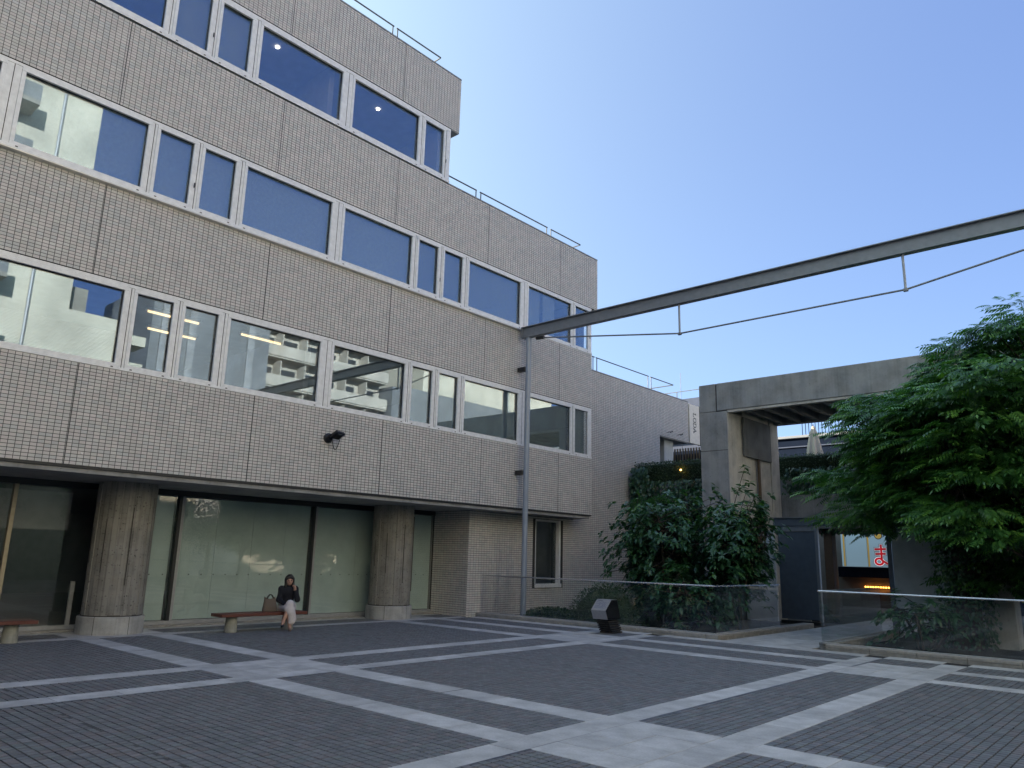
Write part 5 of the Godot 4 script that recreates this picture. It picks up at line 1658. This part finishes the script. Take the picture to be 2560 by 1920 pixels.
# ---------------------------------------------------------------- terrace behind the gateway, far buildings, and the houses across the plaza
func make_terrace() -> void:
	var t := thing("terrace_wall", "tiled terrace wall half hidden under hanging vines", "wall", Vector3(25.4, 0, -14.6))
	pbox("wall", Vector3(25.406, -0.4, -16.29), Vector3(27.3, 4.5, -12.95), M.mortar, t)
	pbox("coping", Vector3(25.36, 4.501, -16.29), Vector3(27.3, 4.56, -12.95), M.concrete, t, 0.01)
	var tm := MB.new()
	var h := Vector3(0.107, 0.058, 0.007)
	tm.box(Vector3.ZERO, h)
	var tl := tm.done()
	rng.seed = 61
	var n := 0
	for i in 29:
		for j in 10:
			part("tile", tl, M["wall_tile_%d" % rng.randi_range(0, 5)], t, Vector3(25.403, 3.86 + j * TV, -16.23 + i * TP) - t.position, Basis(Vector3.UP, -PI / 2))
	make_hedge("clipped dark hedge on the tiled terrace wall beside the low wing", Vector3(25.4, 4.56, -16.25), Vector3(26.4, 5.42, -12.96), 4200, 71)
	make_vine("dense ivy curtain over the tiled terrace wall and onto the low wing", Vector3(25.2, 0, -15), [
		[Vector3(25.2, 0.0, -16.2), Vector3(25.36, 3.7, -13.0), Vector3(-1, 0, 0)], [Vector3(24.9, 0.0, -16.25), Vector3(25.4, 4.9, -16.15), Vector3(0, 0, 1)],
		[Vector3(25.2, 3.4, -16.2), Vector3(25.36, 4.7, -13.0), Vector3(-1, 0, 0), 1], [Vector3(25.0, 3.0, -16.2), Vector3(25.3, 5.2, -15.5), Vector3(-1, 0, 0.3)]], 5200, 72, 150)
	var w2 := thing("terrace_wall", "terrace wall above the passage behind the gateway", "wall", Vector3(30, 3, -9))
	pbox("wall", Vector3(29.5, 3.06, -12.6), Vector3(31.0, 5.0, -4.0), M.concrete, w2)
	make_hedge("clipped brownish hedge on the terrace behind the gateway", Vector3(29.5, 5.0, -12.6), Vector3(30.5, 5.95, -4.2), 4200, 73)
	make_vine("ivy hanging from the terrace above the steel portal", Vector3(29.4, 3, -9), [[Vector3(29.2, 2.9, -11.9), Vector3(29.45, 5.4, -5.0), Vector3(-1, 0, 0)]], 3200, 74, 60)
	var g := thing("garden_wall", "dark wall behind the sliding door", "wall", Vector3(28.9, 0, -12))
	pbox("wall", Vector3(28.76, -0.4, -12.5), Vector3(29.0, 3.05, -11.0), M.concrete, g)
	# folded parasol
	var p := thing("folded_parasol", "folded cream parasol standing on the terrace behind the gateway", "parasol", Vector3(31.2, 5.0, -11.35))
	var m := MB.new()
	var sides := 16
	var prof := [[0.05, 2.28], [0.16, 2.0], [0.30, 1.3], [0.42, 0.55], [0.40, 0.45]]
	for i in prof.size() - 1:
		for k in sides:
			var q := []
			for e in [[i, k], [i, k + 1], [i + 1, k + 1], [i + 1, k]]:
				var a: float = TAU * e[1] / sides
				var r: float = prof[e[0]][0] * (1.0 if int(e[1]) % 2 else 0.72)
				q.append(Vector3(cos(a) * r, prof[e[0]][1], sin(a) * r))
			m.quad(q[0], q[1], q[2], q[3])
	part("cloth", m.done(), M.canvas, p)
	m = MB.new()
	m.tube([Vector3(0, 0, 0), Vector3(0, 2.36, 0)], 0.025, 0.02, 10)
	part("pole", m.done(), M.dark_metal, p)
	# lamp glimmering in the hedge
	var l := thing("hedge_lamp", "small warm lamp glowing in the terrace hedge", "lamp", Vector3(25.33, 5.06, -14.2))
	var bl := mat("hedge_lamp_light", lin(0.9, 0.7, 0.4), 0.5)
	bl.emission_enabled = true
	bl.emission = Color(1.0, 0.75, 0.4)
	bl.emission_energy_multiplier = 3.0
	m = MB.new()
	m.lathe(Vector3.ZERO, [[0.0, -0.035], [0.028, -0.02], [0.035, 0.0], [0.028, 0.02], [0.0, 0.035]], 12)
	part("bulb", m.done(), M.hedge_lamp_light, l)
	m = MB.new()
	m.tube([Vector3(0, -0.6, 0.06), Vector3(0, 0.0, 0.04)], 0.008, -1, 6)
	part("stake", m.done(), M.dark_metal, l)
	var ol := OmniLight3D.new()
	ol.name = "hedge_bulb"
	ol.light_color = Color(1.0, 0.75, 0.4)
	ol.light_energy = 0.01
	ol.light_size = 0.03
	ol.omni_range = 5.0
	ol.shadow_enabled = true
	add_child(ol)
	ol.position = l.position

func make_far() -> void:
	var n := thing("navy_building", "low dark navy building seen through the gateway", "building", Vector3(44, 0, -15))
	pbox("wall", Vector3(42, -0.4, -22), Vector3(47, 8.6, -6), M.navy, n)
	pbox("ledge", Vector3(41.9, 8.1, -22), Vector3(41.999, 8.16, -6), M.far_grey, n)
	pbox("roof_edge", Vector3(41.8, 8.601, -22), Vector3(47, 8.75, -6), M.far_pale, n, 0.02)
	for i in 40: pbox("baluster", Vector3(42.0, 8.751, -15.9 + i * 0.18), Vector3(42.03, 9.7, -15.87 + i * 0.18), M.navy, n)
	pbox("roof_rail", Vector3(42.0, 9.70, -22), Vector3(42.05, 9.74, -6), M.navy, n)
	var w := thing("white_building", "pale grey building with roof railing behind the blade sign", "building", Vector3(54, 0, -30))
	pbox("wall", Vector3(50, -0.4, -38), Vector3(58, 13.6, -24), M.far_grey, w)
	pbox("roof_rail", Vector3(50.1, 14.2, -38), Vector3(50.15, 14.25, -24), M.rail_paint, w)
	for i in 8: pbox("rail_post", Vector3(50.1, 13.601, -37.8 + i * 1.9), Vector3(50.15, 14.2, -37.75 + i * 1.9), M.rail_paint, w)
	for i in 3: pbox("stair_flight", Vector3(49.2, 8.0 + i * 1.3, -30.5), Vector3(49.9, 8.25 + i * 1.3, -26), M.navy, w)
	var s := thing("blue_sheet", "blue sheet draped over a roof fence behind the blade sign", "sheet", Vector3(40, 5.2, -20.8))
	part("cloth", slab(Vector3(0.1, 2.0, 3.0), 0.03), M.blue_sheet, s, Vector3(0, 1.3, 0))
	var f := thing("roof_fence", "dark slatted fence on the terrace behind the low wing", "fence", Vector3(36, 4.4, -19))
	for i in 34: pbox("slat", Vector3(36, 4.4, -21.2 + i * 0.16), Vector3(36.04, 7.6, -21.12 + i * 0.16), M.stained_timber, f)
	pbox("back_board", Vector3(36.1, 4.4, -21.3), Vector3(36.15, 7.3, -15.7), M.navy, f)
	var rb := thing("added_sun_blocker", "plain brown block added behind the low wing to block the sun", "building", Vector3(33, 0, -25))  # added to keep direct sun off the poster and the fence
	pbox("wall", Vector3(30.1, -0.4, -28), Vector3(37.5, 8.8, -22.2), M.brown_brick, rb)
	var a := thing("antenna", "thin antenna mast rising above the low wing", "antenna", Vector3(33.5, 6.0, -18.67))
	var m := MB.new()
	m.tube([Vector3(0, -6.3, 0), Vector3(0, 5.05, 0)], 0.02, 0.012, 6)
	part("mast", m.done(), M.rail_paint, a)

func make_across() -> void:      # the sunlit houses that the windows mirror
	rng.seed = 91
	var t := thing("beige_tower", "tall plain beige building mirrored in the long windows", "building", Vector3(6, 0, 18))
	pbox("wall", Vector3(-6, -0.4, 16), Vector3(14.1, 34, 26), M.beige_wall, t)
	pbox("wing_wall", Vector3(14.1, -0.4, 16.0), Vector3(17.4, 15.2, 26), M.beige_wall, t)
	pbox("roof_box", Vector3(14.1, 15.2, 17), Vector3(15.3, 16.9, 19), M.beige_dark, t)
	for y in [11.0, 12.7, 14.4]: pbox("balcony", Vector3(17.4, y - 0.6, 16.2), Vector3(18.6, y, 18), M.beige_wall, t)
	var m := MB.new()
	m.tube([Vector3(12.0, 0, 15.9), Vector3(12.0, 34, 15.9)], 0.09, -1, 8)
	part("downpipe", m.done(), M.alum_edge, t, -t.position)
	for i in 9: pbox("stair_landing", Vector3(8.4, 2.0 + i * 3.4, 14.2), Vector3(10.4, 2.25 + i * 3.4, 15.99), M.beige_dark, t)
	for i in 9: pbox("stair_rail", Vector3(8.4, 2.25 + i * 3.4, 14.2), Vector3(10.4, 3.2 + i * 3.4, 14.26), M.grey_block, t)
	for i in 24: pbox("stair_tread", Vector3(6.6, 1.0 + i * 1.25, 14.4), Vector3(8.3, 1.06 + i * 1.25, 15.6), M.white_paint, t)
	pbox("stair_core", Vector3(6.2, -0.4, 15.7), Vector3(8.38, 34, 15.995), M.grey_block, t)
	var d := thing("dark_block", "dark office block mirrored between the beige tower and the apartments", "building", Vector3(26, 0, 30))
	pbox("wall", Vector3(23.5, -0.4, 28), Vector3(33.5, 22.5, 38), M.grey_block, d)
	for i in 4: pbox("rib", Vector3(24.2 + i * 2.4, 0, 27.8), Vector3(24.8 + i * 2.4, 22.4, 27.999), M.concrete, d)
	var low := thing("low_annex", "low pale annex in front of the dark block", "building", Vector3(24, 0, 22))
	pbox("wall", Vector3(19.5, -0.4, 21), Vector3(27.5, 10.2, 26), M.beige_wall, low)
	pbox("wall", Vector3(29, -0.4, 24), Vector3(33.0, 13.4, 27), M.white_paint, low)
	var a := thing("apartment_block", "sunlit apartment block with rows of balconies mirrored in the windows", "building", Vector3(42, 0, 34))
	pbox("wall", Vector3(33.6, -0.4, 32), Vector3(49.5, 31, 44), M.apartment_wall, a)
	for f in 10:
		var y := 2.2 + f * 2.85
		pbox("balcony", Vector3(33.7, y, 30.4), Vector3(49.4, y + 1.05, 30.55), M.apartment_wall, a)
		pbox("balcony_floor", Vector3(33.7, y - 0.15, 30.55), Vector3(49.4, y, 31.99), M.apartment_wall, a)
		for i in 6:
			pbox("window", Vector3(34.6 + i * 2.5, y + 0.15, 31.95), Vector3(36.2 + i * 2.5, y + 2.0, 31.998), M.apartment_glass, a)
			pbox("party_wall", Vector3(33.7 + i * 2.6, y, 30.56), Vector3(33.8 + i * 2.6, y + 2.5, 31.94), M.apartment_wall, a)
	var g := thing("grey_hall", "long low grey hall mirrored beside the apartments", "building", Vector3(60, 0, 34))
	pbox("wall", Vector3(49.7, -0.4, 30), Vector3(80, 19, 44), M.grey_block, g)
	pbox("upper_wall", Vector3(56, 19, 33), Vector3(80, 27, 44), M.beige_wall, g)
	# the rest of the tiled building beyond the picture's edge
	var e := thing("adjoining_block", "plain tiled block adjoining the office building", "building", Vector3(-12, 0, -20))
	pbox("wall", Vector3(-26, -0.4, -25), Vector3(-1.6, 16.3, -15.5), M.wall_tile_1, e)
	var lf := thing("added_cream_reflector", "broad cream block added across the plaza to reflect sunlight", "building", Vector3(-18, 0, 20))  # added out of view to throw sunlight back onto the tiled front
	pbox("wall", Vector3(-34, -0.4, 18), Vector3(-6.2, 22, 30), M.beige_wall, lf)
	for k in 6:
		for i in 8: pbox("window", Vector3(-32 + i * 3.2, 1.4 + k * 3.3, 17.95), Vector3(-30.4 + i * 3.2, 3.0 + k * 3.3, 17.998), M.apartment_glass, lf)
	var wb := thing("brick_block", "dark brick block closing the far end of the plaza", "building", Vector3(-18, 0, 0))
	pbox("wall", Vector3(-24, -0.4, -15.4), Vector3(-14, 11.5, 16.5), M.brown_brick, wb)
	for k in 3:
		for i in 7: pbox("window", Vector3(-14.03, 1.2 + k * 3.4, -13.0 + i * 4.0), Vector3(-13.98, 3.2 + k * 3.4, -10.6 + i * 4.0), M.apartment_glass, wb)
	# street trees on the near side of the plaza, mirrored in the glass wall
	var k := 0
	for q in [[Vector3(10.5, -0.3, 9.6), 6.4], [Vector3(16.5, -0.3, 8.4), 7.0], [Vector3(23.0, -0.3, 9.5), 6.2]]:
		mirror_tree(q[0], q[1], 500 + k, ["round leafy tree mirrored in the glass wall, beside the truss post", "tallest round leafy tree mirrored in the glass wall", "round leafy tree mirrored in the glass wall, farthest from the tower"][k])
		k += 1
	# light steel truss over the far side of the plaza
	var tr := thing("roof_truss", "light steel lattice truss mirrored in the long windows", "truss", Vector3(13, 9.6, 10))
	m = MB.new()
	for z in [0.0, 1.4]:
		m.tube([Vector3(-7, 0, z), Vector3(7, 0, z)], 0.06, -1, 6)
		m.tube([Vector3(-6, 1.5, 0.7), Vector3(6, 1.5, 0.7)], 0.05, -1, 6)
		for i in 7:
			m.tube([Vector3(-7 + i * 2, 0, z), Vector3(-6 + i * 2, 1.5, 0.7), Vector3(-5 + i * 2, 0, z)], 0.03, -1, 5)
	part("lattice", m.done(), M.pole_paint, tr)
	for x in [-6.8, 6.8]:
		m = MB.new()
		m.tube([Vector3(x, -9.7, 0.7), Vector3(x, 0, 0.7)], 0.12, -1, 10)
		part("post", m.done(), M.pole_paint, tr)

func _ready() -> void:
	make_view()
	make_materials()
	make_floor()
	make_building()
	make_columns()
	make_gate()
	make_door_frame()
	make_terrace()
	make_far()
	make_across()
	make_canopy_frame()
	make_roof_rails()
	make_rails()
	make_garden()
	bench("reddish wooden bench in front of the pale glass wall", Vector3(9.47, 0, -15.86), 2.1)
	bench("reddish wooden bench in front of the dark glass doors", Vector3(4.02, 0, -16.2), 2.1)
	make_stand()
	make_floodlight()
	make_wall_sign()
	make_wall_lights()
	make_shop()
	make_person()
